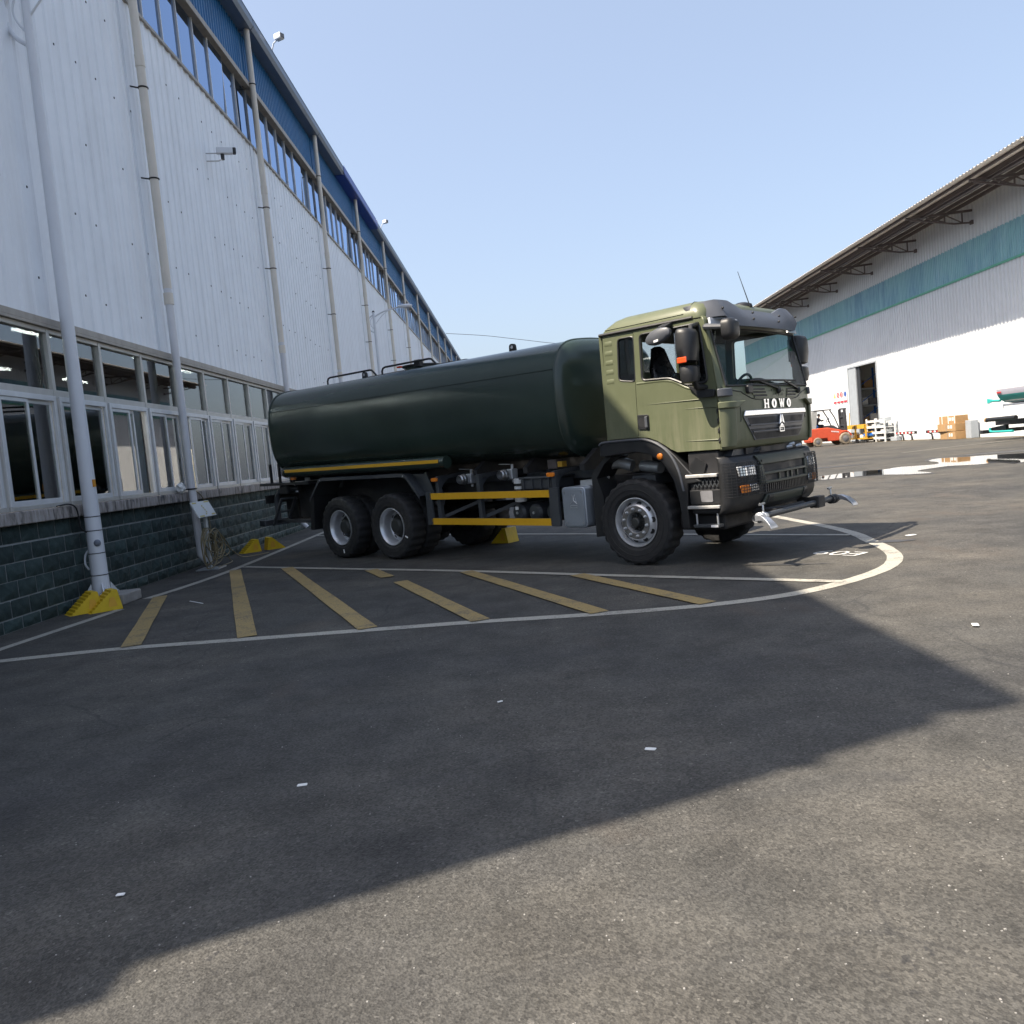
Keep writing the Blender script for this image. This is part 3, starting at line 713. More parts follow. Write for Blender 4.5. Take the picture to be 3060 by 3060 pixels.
def make_chock(loc, rotz, label):
    t = thing('wheel_chock', label, 'wheel chock', loc, rotz, 'yellow wheel chocks')
    L, H, W = .40, .26, .30; top = .31; ns = 8; st = []
    for k in range(ns):                       # stepped tread face falling to the toe
        x1 = (top-.03)*(1-k/ns); z1 = H*(1-k/ns); x2 = (top-.03)*(1-(k+1)/ns); z2 = H*(1-(k+1)/ns)
        st += [(x1-.012, z1-.026), (x2, z2)]
    MB().prism([(0, 0), (L, 0), (L, .015), (top+.045, H), (top-.03, H)]+st[:-1], 'xz', -W/2, W/2).build('body', 'yellow_plastic', t, 0)
    for s in (-1, 1):
        MB().prism(round_poly([(L-.17, .05), (L-.06, .05), (L-.09, .17), (L-.15, .17)], .015), 'xz', s*(W/2+.001), s*(W/2+.004)).build('recess', 'cart_yellow', t, 0)
    return t
make_chock((-5.98, 10.62, 0), R(42), 'yellow stepped wheel chock in front of the lamp plinth, nearer of the pair')
make_chock((-5.74, 10.66, 0), R(40), 'yellow wheel chock pushed against the lamp plinth, behind the nearer one')
make_chock((-5.98, 17.36, 0), R(36), 'yellow wheel chock by the brick wall near the tanker rear, left of the pair')
make_chock((-5.22, 17.95, 0), R(212), 'yellow wheel chock by the brick wall near the tanker rear, right of the pair')

# litter
scr_ = [((.51, 4.06), .028, 'small white paper card on the shaded asphalt in the foreground'), ((3.09, 5.87), .04, 'white paper scrap on sunlit asphalt at the right edge'), ((4.91, 10.76), .07, 'crumpled white scrap beyond the painted curve, right of the truck'),
        ((-1.65, 3.04), .016, 'tiny white scrap in the dark shade at lower left'), ((-1.21, 4.0), .025, 'thin pale twig-like scrap in the shade left of centre'), ((-.26, 5.08), .018, 'tiny white scrap on the shaded asphalt in front of the tanker'), ((-4.34, 10.72), .22, 'long thin white strip on the asphalt between hatch stripes')]
for k, ((x, y), s, lab) in enumerate(scr_):
    b = MB(); 
    if s > .2: b.box(-s, s, -.008, .008, 0, .004)
    else:
        q = round_poly([(-s, -s*.55), (s, -s*.5), (s*.95, s*.55), (-s*.9, s*.5)], s*.2, 2); b.prism(q, 'xy', 0, .003)
        b.v = [(u, w, z+(.25*s if abs(u) > s*.7 and k % 2 else 0)) for u, w, z in b.v]
    o = b.build('paper_scrap', 'paper', None, 0); o.location = (x, y, .002); o.rotation_euler = (0, 0, rnd.uniform(0, 3)); tag(o, lab, 'litter', 'scraps on the asphalt')
gv = MB(); r9 = random.Random(3)
for k in range(380):
    y = 2.0+8*r9.random()**1.7; x = r9.uniform(-.75, .75)*y; s = r9.uniform(.0010, .0030)
    gv.box(x-s, x+s*r9.uniform(.6, 1.4), y-s, y+s*r9.uniform(.6, 1.4), 0, s*1.1)
tag(gv.build('loose_grit', 'concrete', None, 0), 'pale grit and small stones scattered on the asphalt', 'grit', kind='stuff')

# overhead cable across the yard
tag(MB().tube(catmull([(-5.75, 79.5, 13.4), (-2.1, 79.5, 12.84), (1.3, 79.5, 12.14), (5.3, 79.5, 11.38), (12, 79.5, 10.9), (21.7, 79.5, 12.0)], 8), .022, 6).build('overhead_cable', 'black_iron'), 'thin dark cable strung from the left hall roof across the sky', 'cable')
# ------------------------------------------------------------------ water tanker truck  (local x forward from the front axle, y left, right side y = -1.15)
truck = thing('tanker_truck', 'olive cab water tanker truck with dark green tank, parked nose out', 'truck', (2.1149, 11.1617, 0), -0.7367)
RAKE = .020
def rk(x, y, z): return (x, y, z+RAKE*max(0.0, -x))
class TB(MB):
    def build(s, name, mt, parent=None, smooth=35, bevel=0, seg=2, rake=True):
        if rake: s.xf(rk)
        return MB.build(s, name, mt, truck if parent is None else parent, smooth, bevel, seg)
HW = 1.15
# ---- wheels
def tyre_mod(i, j):
    if i in (4, 7): return -.020 if (j % 4) < 2 else 0
    if i in (5, 6): return -.014 if (j % 4) < 2 else 0
    if i in (3, 8): return -.006 if (j % 4) < 2 else 0
    return 0
TY = [(.285, -.10), (.35, -.148), (.44, -.158), (.505, -.150), (.530, -.135), (.5375, -.105), (.5375, .105), (.530, .135), (.505, .150), (.44, .158), (.35, .148), (.285, .10)]
tyre_me = MB().lathe(TY, (0, 0, 0), (0, -1, 0), 96, tyre_mod).mesh('wheel', 'rubber', 30)
line_me = MB().lathe([(.405, .1575), (.41, .1615), (.415, .1575)], (0, 0, 0), (0, -1, 0), 64).lathe([(.475, .1545), (.48, .1585), (.485, .154)], (0, 0, 0), (0, -1, 0), 64).mesh('sidewall_rib', 'rubber', 40)
RIMF = [(.283, .10), (.307, .122), (.307, .136), (.297, .138), (.287, .120), (.272, .085), (.262, .060), (.258, .072), (.235, .098), (.215, .128), (.200, .138), (.135, .140), (.128, .128), (.122, .09), (.118, .05), (.0, .05)]
rimf_me = MB().lathe(RIMF, (0, 0, 0), (0, -1, 0), 64).mesh('rim', 'rim_silver', 25)
RIMR = [(.283, .10), (.307, .122), (.307, .136), (.297, .138), (.285, .118), (.270, .09), (.262, .055), (.258, .0), (.250, -.045), (.235, -.060), (.220, -.048), (.150, -.052), (.14, -.06), (.0, -.06)]
rimr_me = MB().lathe(RIMR, (0, 0, 0), (0, -1, 0), 64).mesh('rim', 'rim_silver', 25)
def nut(r, d):
    b = MB()
    for k in range(1):
        c = (r, 0, 0)
        b.lathe([(.021, d), (.021, d+.010), (.014, d+.012), (.014, d+.035), (.008, d+.040), (0, d+.040)], c, (0, -1, 0), 8)
    return b
hubf_me = MB().lathe([(.117, .052), (.112, .060), (.075, .06), (.062, .075), (.060, .150), (.05, .160), (0, .162)], (0, 0, 0), (0, -1, 0), 32)
for k in range(10):
    a = 2*math.pi*k/10; hubf_me.beam((.06*math.cos(a), -.075, .06*math.sin(a)), (.112*math.cos(a), -.07, .112*math.sin(a)), .012, .03, (0, 1, 0))
hubf_me = hubf_me.mesh('hub', 'hub_grey', 30)
hubr_me = MB().lathe([(.20, -.047), (.19, -.035), (.145, -.03), (.14, .02), (.115, .055), (.10, .065), (0, .068)], (0, 0, 0), (0, -1, 0), 32).mesh('hub', 'hub_grey', 30)
nutf_me = nut(.168, .138).mesh('wheel_nut', 'zinc', 30)
nutr_me = nut(.165, -.035).mesh('wheel_nut', 'hub_grey', 30)
flange_me = MB().lathe([(.206, .1375), (.203, .1405), (.137, .1425), (.134, .139)], (0, 0, 0), (0, -1, 0), 48).mesh('bolt_flange', 'flange_steel', 30)
def holes(r, d, sx):
    b = MB()
    for k in range(1):
        a = 0
        ring = [(r+sx*math.cos(t)*.72, sx*1.1*math.sin(t)) for t in [i*math.pi/7 for i in range(14)]]
        slope = -.9 if d > 0 else 0
        vs = [((u)*math.cos(a)-v*math.sin(a), -(d+(u-r)*slope), u*math.sin(a)+v*math.cos(a)) for u, v in ring]
        b.add(vs, [list(range(14))])
    return b
holef_me = holes(.236, .101, .032).mesh('hand_hole', 'chassis_black', 0)
holer_me = holes(.232, -.050, .03).mesh('hand_hole', 'chassis_black', 0)
tag_me = MB().box(.38, .445, -.164, -.160, -.012, .012).mesh('label_tag', 'white_tag', 0)
def wheel(x, y, side, front, rot, tagged=False):
    o = place('wheel', tyre_me, truck, loc=(x, y, .5375))
    o.rotation_euler = (0, rot, 0 if side < 0 else math.pi)
    place('sidewall_rib', line_me, o)
    if front is None: return o
    place('rim', rimf_me if front else rimr_me, o); place('hub', hubf_me if front else hubr_me, o)
    if front: place('bolt_flange', flange_me, o)
    for k in range(10):
        place('wheel_nut', nutf_me if front else nutr_me, o).rotation_euler = (0, k*math.pi/5, 0)
        if front or k < 8: place('hand_hole', holef_me if front else holer_me, o).rotation_euler = (0, .31+k*math.pi/(5 if front else 4), 0)
    if tagged: place('label_tag', tag_me, o)
    return o
AX = (0, -4.753, -6.153)
for s in (-1, 1):
    wheel(0, s*(HW-.158), s, True, .2, False)
    for k, x in enumerate(AX[1:]):
        wheel(x, s*(HW-.158), s, False, .4+k, True); wheel(x, s*(HW-.158-.345), s, None, .1)
for s in (-1, 1):
    for x, yi in ((0, HW-.32), (AX[1], HW-.66), (AX[2], HW-.66)):
        TB().lathe([(0, 0), (.22, 0), (.275, -.02), (.28, -.11), (.0, -.11)], (x, s*(yi+.02), .5375), (0, -s, 0), 24).build('brake_drum', 'chassis_black', rake=False)
for x in AX:
    TB().cyl((x, -.9, .5375), (x, .9, .5375), .07, 14).build('axle', 'chassis_black', rake=False)
for x in AX[1:]:
    TB().ellipsoid((x, 0, .5375), (.25, .26, .25)).build('differential', 'chassis_black', rake=False)
# ---- chassis
for s in (-1, 1):
    TB().box(-8.35, 1.15, s*.43-.04, s*.43+.04, .80, 1.08).build('frame_rail', 'chassis_black', None, 0, .005)
TB().box(-8.3, -.9, -.55, .55, 1.08, 1.22).build('sub_frame', 'chassis_grey', None, 0)
for x in (-7.7, -6.8, -5.45, -4.0, -2.9, -1.9, -.9):
    TB().box(x-.05, x+.05, -.40, .40, .84, 1.05).build('cross_member', 'chassis_black', None, 0)
    TB().prism([(-.95, 1.28), (.95, 1.28), (.62, 1.36+.12), (-.62, 1.36+.12)], 'yz', x-.04, x+.04).box(x-.04, x+.04, -.95, .95, 1.20, 1.285).build('tank_saddle', 'chassis_black', None, 0)
TB().box(-.2, 1.05, -.38, .38, .62, 1.35).build('engine', 'chassis_black', None, 0, .05)
TB().box(-1.2, -.2, -.2, .2, .66, 1.0).build('gearbox', 'chassis_black', None, 0, .05)
TB().cyl((-4.5, 0, .62), (-1.2, 0, .78), .06, 12).build('prop_shaft', 'chassis_black')
TB().box(-3.6, -2.2, .55, 1.1, .50, 1.08).build('fuel_tank', 'chassis_black', None, 0, .06)

# ---- tank
sec = [(0, 2.975), (.30, 2.972), (.62, 2.95), (.78, 2.925), (.90, 2.885), (1.01, 2.81), (1.09, 2.70), (1.145, 2.57), (1.17, 2.40), (1.176, 2.25), (1.168, 2.05), (1.148, 1.85), (1.10, 1.67), (1.01, 1.54), (.90, 1.46), (.70, 1.395), (.42, 1.368), (0, 1.362)]
half = catmull([(a, b, 0) for a, b in sec], 3)
ring2 = [(q.x, q.y) for q in half]+[(-q.x, q.y) for q in half[-2:0:-1]]
zc = 2.18
def tring(x, k, kz=None): return [(x, a*k, zc+(b-zc)*(k if kz is None else kz)) for a, b in ring2]
NX = 28
tank = TB().loft([tring(-7.97+6.92*i/NX, 1) for i in range(NX+1)], False, False).build('tank', 'tank_green', None, 60)
TB().loft([tring(-1.05, 1), tring(-1.02, .985), tring(-.985, .95), tring(-.95, .88), tring(-.915, .70), tring(-.89, .4), tring(-.88, .1)], False, True).build('tank_head', 'tank_green', tank, 60)
TB().loft([tring(-7.97, 1), tring(-8.02, .985), tring(-8.06, .95), tring(-8.10, .86), tring(-8.13, .6), tring(-8.15, .2)], False, True).build('tank_head', 'tank_green', tank, 60)
for x in (-1.06, -7.97):
    rr = tring(x, 1.004); TB().tube(rr, .014, 6, True).build('end_seam', 'tank_green', tank)
for s in (-1, 1):
    TB().tube([(-7.95+i*.69, s*1.153, 2.552) for i in range(11)], .006, 6).build('weld_seam', 'tank_green', tank)
for x0, x1, y in ((-7.05, -5.55, -.42), (-5.45, -4.0, -.42), (-7.05, -5.55, .42), (-5.45, -4.0, .42)):
    p_ = [(x0, y, 2.93), (x0, y, 3.04), (x0+.03, y, 3.085), (x0+.09, y, 3.10), (x1-.24, y, 3.10), (x1-.18, y, 3.09), (x1-.12, y, 3.04), (x1, y, 2.93)]
    TB().tube(p_, .017, 8).build('hand_rail', 'chassis_black', tank)
for x in (-6.15, -2.55):
    b = TB().prism(round_poly([(-.065, 0), (.065, 0), (.055, .16), (-.055, .16)], .05), 'xz', -.02, .02)
    b.xf(lambda a, c, d: (x+a, -.25+c, 2.95+d)).build('lifting_lug', 'chassis_black', tank, 30)
    TB().cyl((x, -.272, 3.06), (x, -.268, 3.06), .026, 12).build('lug_hole', 'lens_clear', tank)
TB().cyl((-4.9, 0, 2.93), (-4.9, 0, 3.05), .30, 28).build('manhole', 'tank_green', tank)
TB().cyl((-4.9, 0, 3.05), (-4.9, 0, 3.085), .33, 28).build('manhole_lid', 'chassis_black', tank, 30, .008)
TB().box(-4.72, -4.58, -.33, -.24, 3.02, 3.14).build('lid_clamp', 'chassis_black', tank, 0, .01)
TB().box(-5.2, -5.1, -.3, -.24, 3.06, 3.09).build('lid_latch', 'orange_lens', tank, 0)
# suction-hose tubes along the flanks
for s in (-1, 1):
    TB().cyl((-7.72, s*1.06, 1.43), (-3.36, s*1.06, 1.43), .095, 20).build('hose_tube', 'tank_green')
    TB().box(-7.66, -3.46, s*1.152-.004, s*1.152+.004, 1.425, 1.477).build('reflective_strip', 'yellow_tape', None, 0)
    TB().lathe([(.102, -.03), (.102, .02), (.05, .03), (0, .03)], (-7.74, s*1.06, 1.43), (-1, 0, 0), 16).build('tube_cap', 'hub_grey')
# ---- side guard
for s in (-1, 1):
    sg = TB().box(-3.83, -3.70, s*1.13-.02, s*1.13+.02, .485, .985).build('side_guard', 'chassis_grey', None, 0, .006)
    TB().prism(round_poly([(-1.345, .48), (-1.19, .48), (-1.19, 1.0), (-1.345, 1.0)], .02), 'xz', s*1.11, s*1.15).build('end_plate', 'chassis_grey', sg, 0)
    for z in (.872, .488):
        TB().box(-3.74, -1.335, s*1.125-.012, s*1.125+.012, z, z+.10).build('rail', 'chassis_grey', sg, 0)
        TB().box(-3.74, -1.335, s*1.146-.004, s*1.146+.004, z+.002, z+.098).build('reflective_strip', 'yellow_tape', sg, 0)
    for x, lamp in ((-3.58, 1), (-2.70, 0), (-1.27, 1)):
        TB().box(x-.035, x+.035, s*1.08-.035, s*1.08+.035, .5, 1.20).build('post', 'chassis_grey', sg, 0, .005)
        TB().beam((x, s*1.115, 1.19), (x, s*.42, 1.23), .05, .06).build('outrigger', 'chassis_grey', sg, 0, .005)
        TB().prism([(1.045, 1.02), (1.045, 1.17), (.88, 1.17), (.95, 1.13), (1.0, 1.08)], 'yz', x-.012, x+.012).xf(lambda a, b, c: (a, s*b, c)).build('gusset', 'chassis_grey', sg, 0)
        if x < -2: TB().beam((x-.16, s*1.08, .54), (x+.55, s*.5, .86), .035, .05).build('brace', 'chassis_grey', sg, 0)
        if lamp: TB().prism(round_poly([(-.065, -.028), (.065, -.028), (.065, .028), (-.065, .028)], .02), 'xz', s*1.125, s*1.155).xf(lambda a, b, c: (x-.02+a, b, 1.175+c)).build('side_marker', 'amber_lens', sg, 0, .006)
# ---- pipes, valves and air tanks behind the guard
for x, z in ((-3.12, 1.155), (-2.28, 1.195)):
    v = TB().lathe([(.045, 0), (.075, 0), (.082, .02), (.075, .05), (.068, .06), (.072, .10), (.06, .12)], (x, -.96, z), (0, -1, 0), 18).build('outlet_valve', 'steel')
    TB().box(x-.01, x+.10, -.93, -.80, z-.075, z+.075).build('valve_body', 'zinc', v, 0, .015)
    TB().cyl((x+.05, -.86, z-.12), (x+.05, -.86, z+.14), .022, 10).build('valve_stem', 'steel', v)
    TB().beam((x+.05, -.9, z+.14), (x-.16, -.9, z+.15), .02, .01).build('lever', 'steel', v, 0)
    TB().cyl((x, -.88, z), (x, -.2, z), .06, 14).build('pipe', 'chassis_black', v)
TB().cyl((-2.08, -.9, .80), (-2.08, -.9, 1.12), .055, 16).build('filter', 'hub_grey')
for z0, z1, r in ((.80, .86, .085), (.98, 1.02, .08), (1.06, 1.13, .082)):
    TB().cyl((-2.08, -.9, z0), (-2.08, -.9, z1), r, 16).build('filter_ring', 'board_white')
for x in (-2.14, -1.83, -1.50):
    at = TB().lathe([(0, .0), (.09, -.012), (.125, -.045), (.13, -.08), (.13, -.55)], (x, -.93, .64), (0, -1, 0), 24).build('air_tank', 'chassis_grey')
    TB().cyl((x, -.93, .64), (x, -.945, .64), .02, 8).build('plug', 'zinc', at)
TB().prism(round_poly([(-.03, -.015), (.03, -.015), (.03, .03), (-.03, .03)], .01), 'xz', -.95, -.945).xf(lambda a, b, c: (-2.13+a, b, .70+c)).build('label_tag', 'white_tag', None, 0)
bx_ = TB().box(-1.92, -1.37, -1.05, -.55, .98, 1.12).build('battery_box', 'chassis_grey', None, 0, .015)
TB().box(-1.94, -1.35, -1.07, -.53, 1.12, 1.15).build('lid', 'chassis_grey', bx_, 0, .008)
for x in (-1.86, -1.7, -1.54, -1.4): TB().box(x-.012, x+.012, -1.07, -1.05, .98, 1.12).build('rib', 'chassis_grey', bx_, 0)
TB().box(-1.68, -1.52, -.72, -.6, 1.235, 1.36).build('junction_box', 'brown_steel', None, 0)
TB().box(-1.50, -1.42, -.72, -.62, 1.255, 1.33).build('warning_plate', 'cart_yellow', None, 0)
# ---- exhaust box with embossed emblem
eb = TB().prism(round_poly([(-1.145, .46), (-.755, .46), (-.755, 1.0), (-1.145, 1.0)], .07, 5), 'xz', -1.12, -.55).build('exhaust_box', 'alu_box', None, 30, .012)
TB().prism(round_poly([(-1.12, .485), (-.78, .485), (-.78, .975), (-1.12, .975)], .06, 5), 'xz', -1.132, -1.121).build('cover_plate', 'alu_box', eb, 30, .004)
for x in (-1.085, -.81):
    for z in (.53, .93): TB().cyl((x, -1.133, z), (x, -1.138, z), .012, 10).build('screw', 'steel', eb)
em = TB()
for pth in ([(-.99, .80), (-.965, .90), (-.95, .88), (-.95, .82)], [(-.90, .80), (-.925, .90), (-.94, .88), (-.94, .82)], [(-1.0, .78), (-.945, .82), (-.89, .78)], [(-1.0, .755), (-.89, .755), (-.89, .725), (-1.0, .725), (-1.0, .755)]):
    em.tube([(a, -1.134, b) for a, b in pth], .004, 5)
em.build('embossed_emblem', 'zinc', eb)
TB().box(-.95, -.70, -.95, -.6, 1.0, 1.07).build('bracket', 'zinc', eb, 0)
TB().box(-.74, -.62, -1.0, -.6, .48, .96).build('muffler', 'steel', eb, 0, .04)
TB().tube(catmull([(-.62, -.85, 1.02), (-.62, -.85, 1.17), (-.52, -.84, 1.26), (-.36, -.82, 1.27), (-.2, -.8, 1.22)], 6), .075, 16).build('exhaust_elbow', 'zinc')
# mud flaps
for s in (-1, 1):
    TB().prism([(-.64, .34), (-.47, .36), (-.47, .85), (-.56, 1.10), (-.42, 1.28), (-.30, 1.36), (-.38, 1.38), (-.64, 1.16)], 'xz', s*1.10, s*.72).build('mud_flap', 'plastic_black', None, 0)
# ---- rear mudguards
for s in (-1, 1):
    path = [(-6.98, .92), (-6.64, 1.272), (-6.56, 1.295), (-4.38, 1.295), (-4.28, 1.272), (-3.98, .93)]
    mg = TB()
    for i in range(len(path)-1):
        (x0, z0), (x1, z1) = path[i], path[i+1]
        mg.add([(x0, s*1.14, z0), (x1, s*1.14, z1), (x1, s*.60, z1), (x0, s*.60, z0), (x0, s*1.14, z0-.055), (x1, s*1.14, z1-.055)], [[0, 1, 2, 3], [0, 1, 5, 4]])
    mg = mg.build('mudguard', 'chassis_grey', None, 0)
    TB().prism([(-7.06, .37), (-6.95, .37), (-6.86, .98), (-6.97, .93), (-7.0, .8)], 'xz', s*1.12, s*.6).build('mud_flap', 'plastic_black', mg, 0)
    TB().add([(-6.9, s*.62, .5), (-4.05, s*.62, .9), (-4.3, s*.62, 1.27), (-6.6, s*.62, 1.27)], [[0, 1, 2, 3]]).build('inner_panel', 'chassis_black', mg, 0)
    TB().prism([(-4.28, 1.27), (-3.95, 1.27), (-3.80, .95), (-3.98, .93)], 'xz', s*.98, s*.96).build('end_plate', 'chassis_grey', mg, 0)
    for x, z in ((-6.6, 1.285), (-4.33, 1.285)):
        TB().cyl((x, s*1.14, z-.03), (x, s*1.148, z-.03), .012, 8).build('bolt', 'zinc', mg)
# ---- rear platform, ladder, bumper, spray pipe
TB().box(-8.75, -7.1, -1.05, 1.05, 1.19, 1.235).build('platform', 'chassis_black', None, 0)
for x in (-8.42, -8.12, -7.75): TB().box(x-.02, x+.02, -1.0, -.96, 1.235, 1.60).build('post', 'chassis_black', None, 0)
TB().prism([(-7.98, .55), (-7.15, .55), (-7.15, 1.19), (-7.98, 1.19)], 'xz', -.70, -.66).build('side_panel', 'chassis_black', None, 0)
TB().box(-8.75, -8.55, -1.15, 1.15, .42, .53).build('rear_bumper', 'chassis_grey', None, 0, .01)
for y in (-.5, .5): TB().box(-8.7, -8.3, y-.04, y+.04, .5, .9).build('bumper_stay', 'chassis_black', None, 0)
TB().box(-8.56, -7.3, -.86, -.80, .46, .53).build('lower_bar', 'chassis_grey', None, 0, .005)
ld_ = TB()
for y in (-1.10, -.80):
    ld_.beam((-7.95, y, .95), (-8.32, y, .44), .03, .05, (0, 1, 0))
for t in (.02, .5, .98):
    x = -7.95-.37*t; z = .95-.51*t; ld_.beam((x, -1.10, z), (x, -.80, z), .05, .025)
ld_.build('ladder', 'chassis_grey', None, 0)
TB().tube(catmull([(-7.7, -.85, 1.12), (-8.05, -.9, 1.12), (-8.25, -.92, 1.08), (-8.38, -.93, .95), (-8.40, -.93, .7), (-8.38, -.93, .52)], 6), .05, 14).build('spray_pipe', 'chassis_grey')
TB().box(-8.15, -7.9, -1.0, -.82, 1.02, 1.19).build('pipe_valve', 'chassis_black', None, 0, .02)
TB().box(-8.78, -8.72, -.95, .95, .84, 1.0).build('light_bar', 'chassis_black', None, 0)
for y in (-.85, .85):
    TB().box(-8.80, -8.78, y-.09, y+.09, .86, .98).build('tail_light', 'red_tape', None, 0, .01)
TB().box(-7.66, -7.54, -1.05, -1.0, 1.285, 1.335).build('side_marker', 'amber_lens', None, 0, .008)
TB().box(-8.1, -7.4, -.95, -.5, 1.236, 1.25).build('deck_plate', 'board_white', None, 0)
TB().box(-7.42, -7.3, -.9, -.86, 1.25, 1.31).build('number_plate', 'board_white', None, 0)

# ---- cab
FW = dict(w=HW, rc=.20)
LV = [(1.335, 1.235, 1.315, 1.36), (1.36, 1.245, 1.335, 1.385), (1.45, 1.248, 1.352, 1.408), (1.70, 1.250, 1.36, 1.42), (1.90, 1.250, 1.36, 1.42), (2.02, 1.248, 1.352, 1.412), (2.05, 1.246, 1.345, 1.402), (2.3, 1.226, 1.288, 1.346), (2.55, 1.196, 1.228, 1.284), (2.72, 1.172, 1.188, 1.24), (2.80, 1.160, 1.172, 1.22), (2.86, 1.14, 1.15, 1.20)]
BL = [(.60, 1.16, 1.30, 1.36), (.66, 1.19, 1.365, 1.43), (.74, 1.20, 1.395, 1.462), (1.0, 1.20, 1.395, 1.462), (1.18, 1.20, 1.38, 1.445), (1.24, 1.19, 1.35, 1.41), (1.265, 1.17, 1.31, 1.36)]
def lvl(LVS, z):
    if z <= LVS[0][0]: return LVS[0][1:]
    for a, b in zip(LVS, LVS[1:]):
        if z <= b[0]:
            t = (z-a[0])/(b[0]-a[0]); return tuple(a[i]+(b[i]-a[i])*t for i in (1, 2, 3))
    return LVS[-1][1:]
def fx(y, z, LVS=LV, w=HW, rc=.20):
    xs, xe, xc = lvl(LVS, z); a = min(abs(y), w)
    if a > w-rc:
        c = (a-(w-rc))/rc; return xs+(xe-xs)*math.sqrt(max(0, 1-c*c))
    return xe+(xc-xe)*(1-(a/(w-rc))**2)
def ycols(w, rc, nc=7, nf=6):
    c = [w-rc+rc*math.cos(t*math.pi/2/nc) for t in range(nc)]
    c += [(w-rc)*(1-i/nf) for i in range(nf+1)]
    return [-q for q in c]+[q for q in c[-2::-1]]
YC = ycols(HW, .20)
WSI = 4                                    # windshield begins at this column
zz = [q[0] for q in LV]
def wrap(rows, cols, LVS, w, rc, off=0.0, skip=None):
    b = TB(); vs = []; k = len(cols)
    for z in rows:
        for y in cols: vs.append((fx(y, z, LVS, w, rc)+off, y, z))
    fs = []
    for i in range(len(rows)-1):
        for j in range(k-1):
            if skip and skip(i, j): continue
            fs.append([i*k+j, i*k+j+1, (i+1)*k+j+1, (i+1)*k+j])
    return b.add(vs, fs)
def sk(i, j): return 6 <= i < 9 and WSI <= j < len(YC)-1-WSI
def thicken(o, t):
    md = o.modifiers.new('solid', 'SOLIDIFY'); md.thickness = t; md.offset = -1; return o
thicken(wrap(zz, YC, LV, HW, .20, 0, sk).build('cab_front', 'olive', None, 50), .03)
GC = YC[WSI:len(YC)-WSI]
wrap(zz[6:10], GC, LV, HW, .20, -.004).build('windshield', 'windshield_glass', None, 60)
gk = TB(); yl = GC[0]; yr = GC[-1]
lp = [(fx(y, zz[6])+.002, y, zz[6]) for y in GC]+[(fx(yr, z)+.002, yr, z) for z in zz[7:9]]+[(fx(y, zz[9])+.002, y, zz[9]) for y in GC[::-1]]+[(fx(yl, z)+.002, yl, z) for z in zz[8:6:-1]]
gk.tube(lp, .012, 6, True).build('windshield_seal', 'plastic_black')
def patch(q, z0, z1, off, th, LVS=LV, w=HW, rc=.2, nu=14, nv=3):
    """slab following the front; q = (y left bottom, y right bottom, y left top, y right top)"""
    a0, b0, a1, b1 = q; b = TB(); F = []; B = []
    for i in range(nv+1):
        t = i/nv; z = z0+(z1-z0)*t
        for j in range(nu+1):
            u = j/nu; y = (a0+(b0-a0)*u)*(1-t)+(a1+(b1-a1)*u)*t; x = fx(y, z, LVS, w, rc)
            d = .003; nx = 1; ny = -(fx(y+d, z, LVS, w, rc)-fx(y-d, z, LVS, w, rc))/(2*d); ny = max(-3, min(3, ny)); L = math.hypot(nx, ny)
            F.append((x+nx/L*(off+th), y+ny/L*(off+th), z)); B.append((x+nx/L*off, y+ny/L*off, z))
    k = nu+1; m_ = (nv+1)*k; fs = []
    for i in range(nv):
        for j in range(nu):
            fs.append([i*k+j, i*k+j+1, (i+1)*k+j+1, (i+1)*k+j]); fs.append([m_+i*k+j, m_+(i+1)*k+j, m_+(i+1)*k+j+1, m_+i*k+j+1])
    rim = [j for j in range(k)]+[i*k+nu for i in range(1, nv+1)]+[nv*k+j for j in range(nu-1, -1, -1)]+[i*k for i in range(nv-1, 0, -1)]
    for i in range(len(rim)): p_, q_ = rim[i], rim[(i+1) % len(rim)]; fs.append([p_, q_, m_+q_, m_+p_])
    return b.add(F+B, fs)
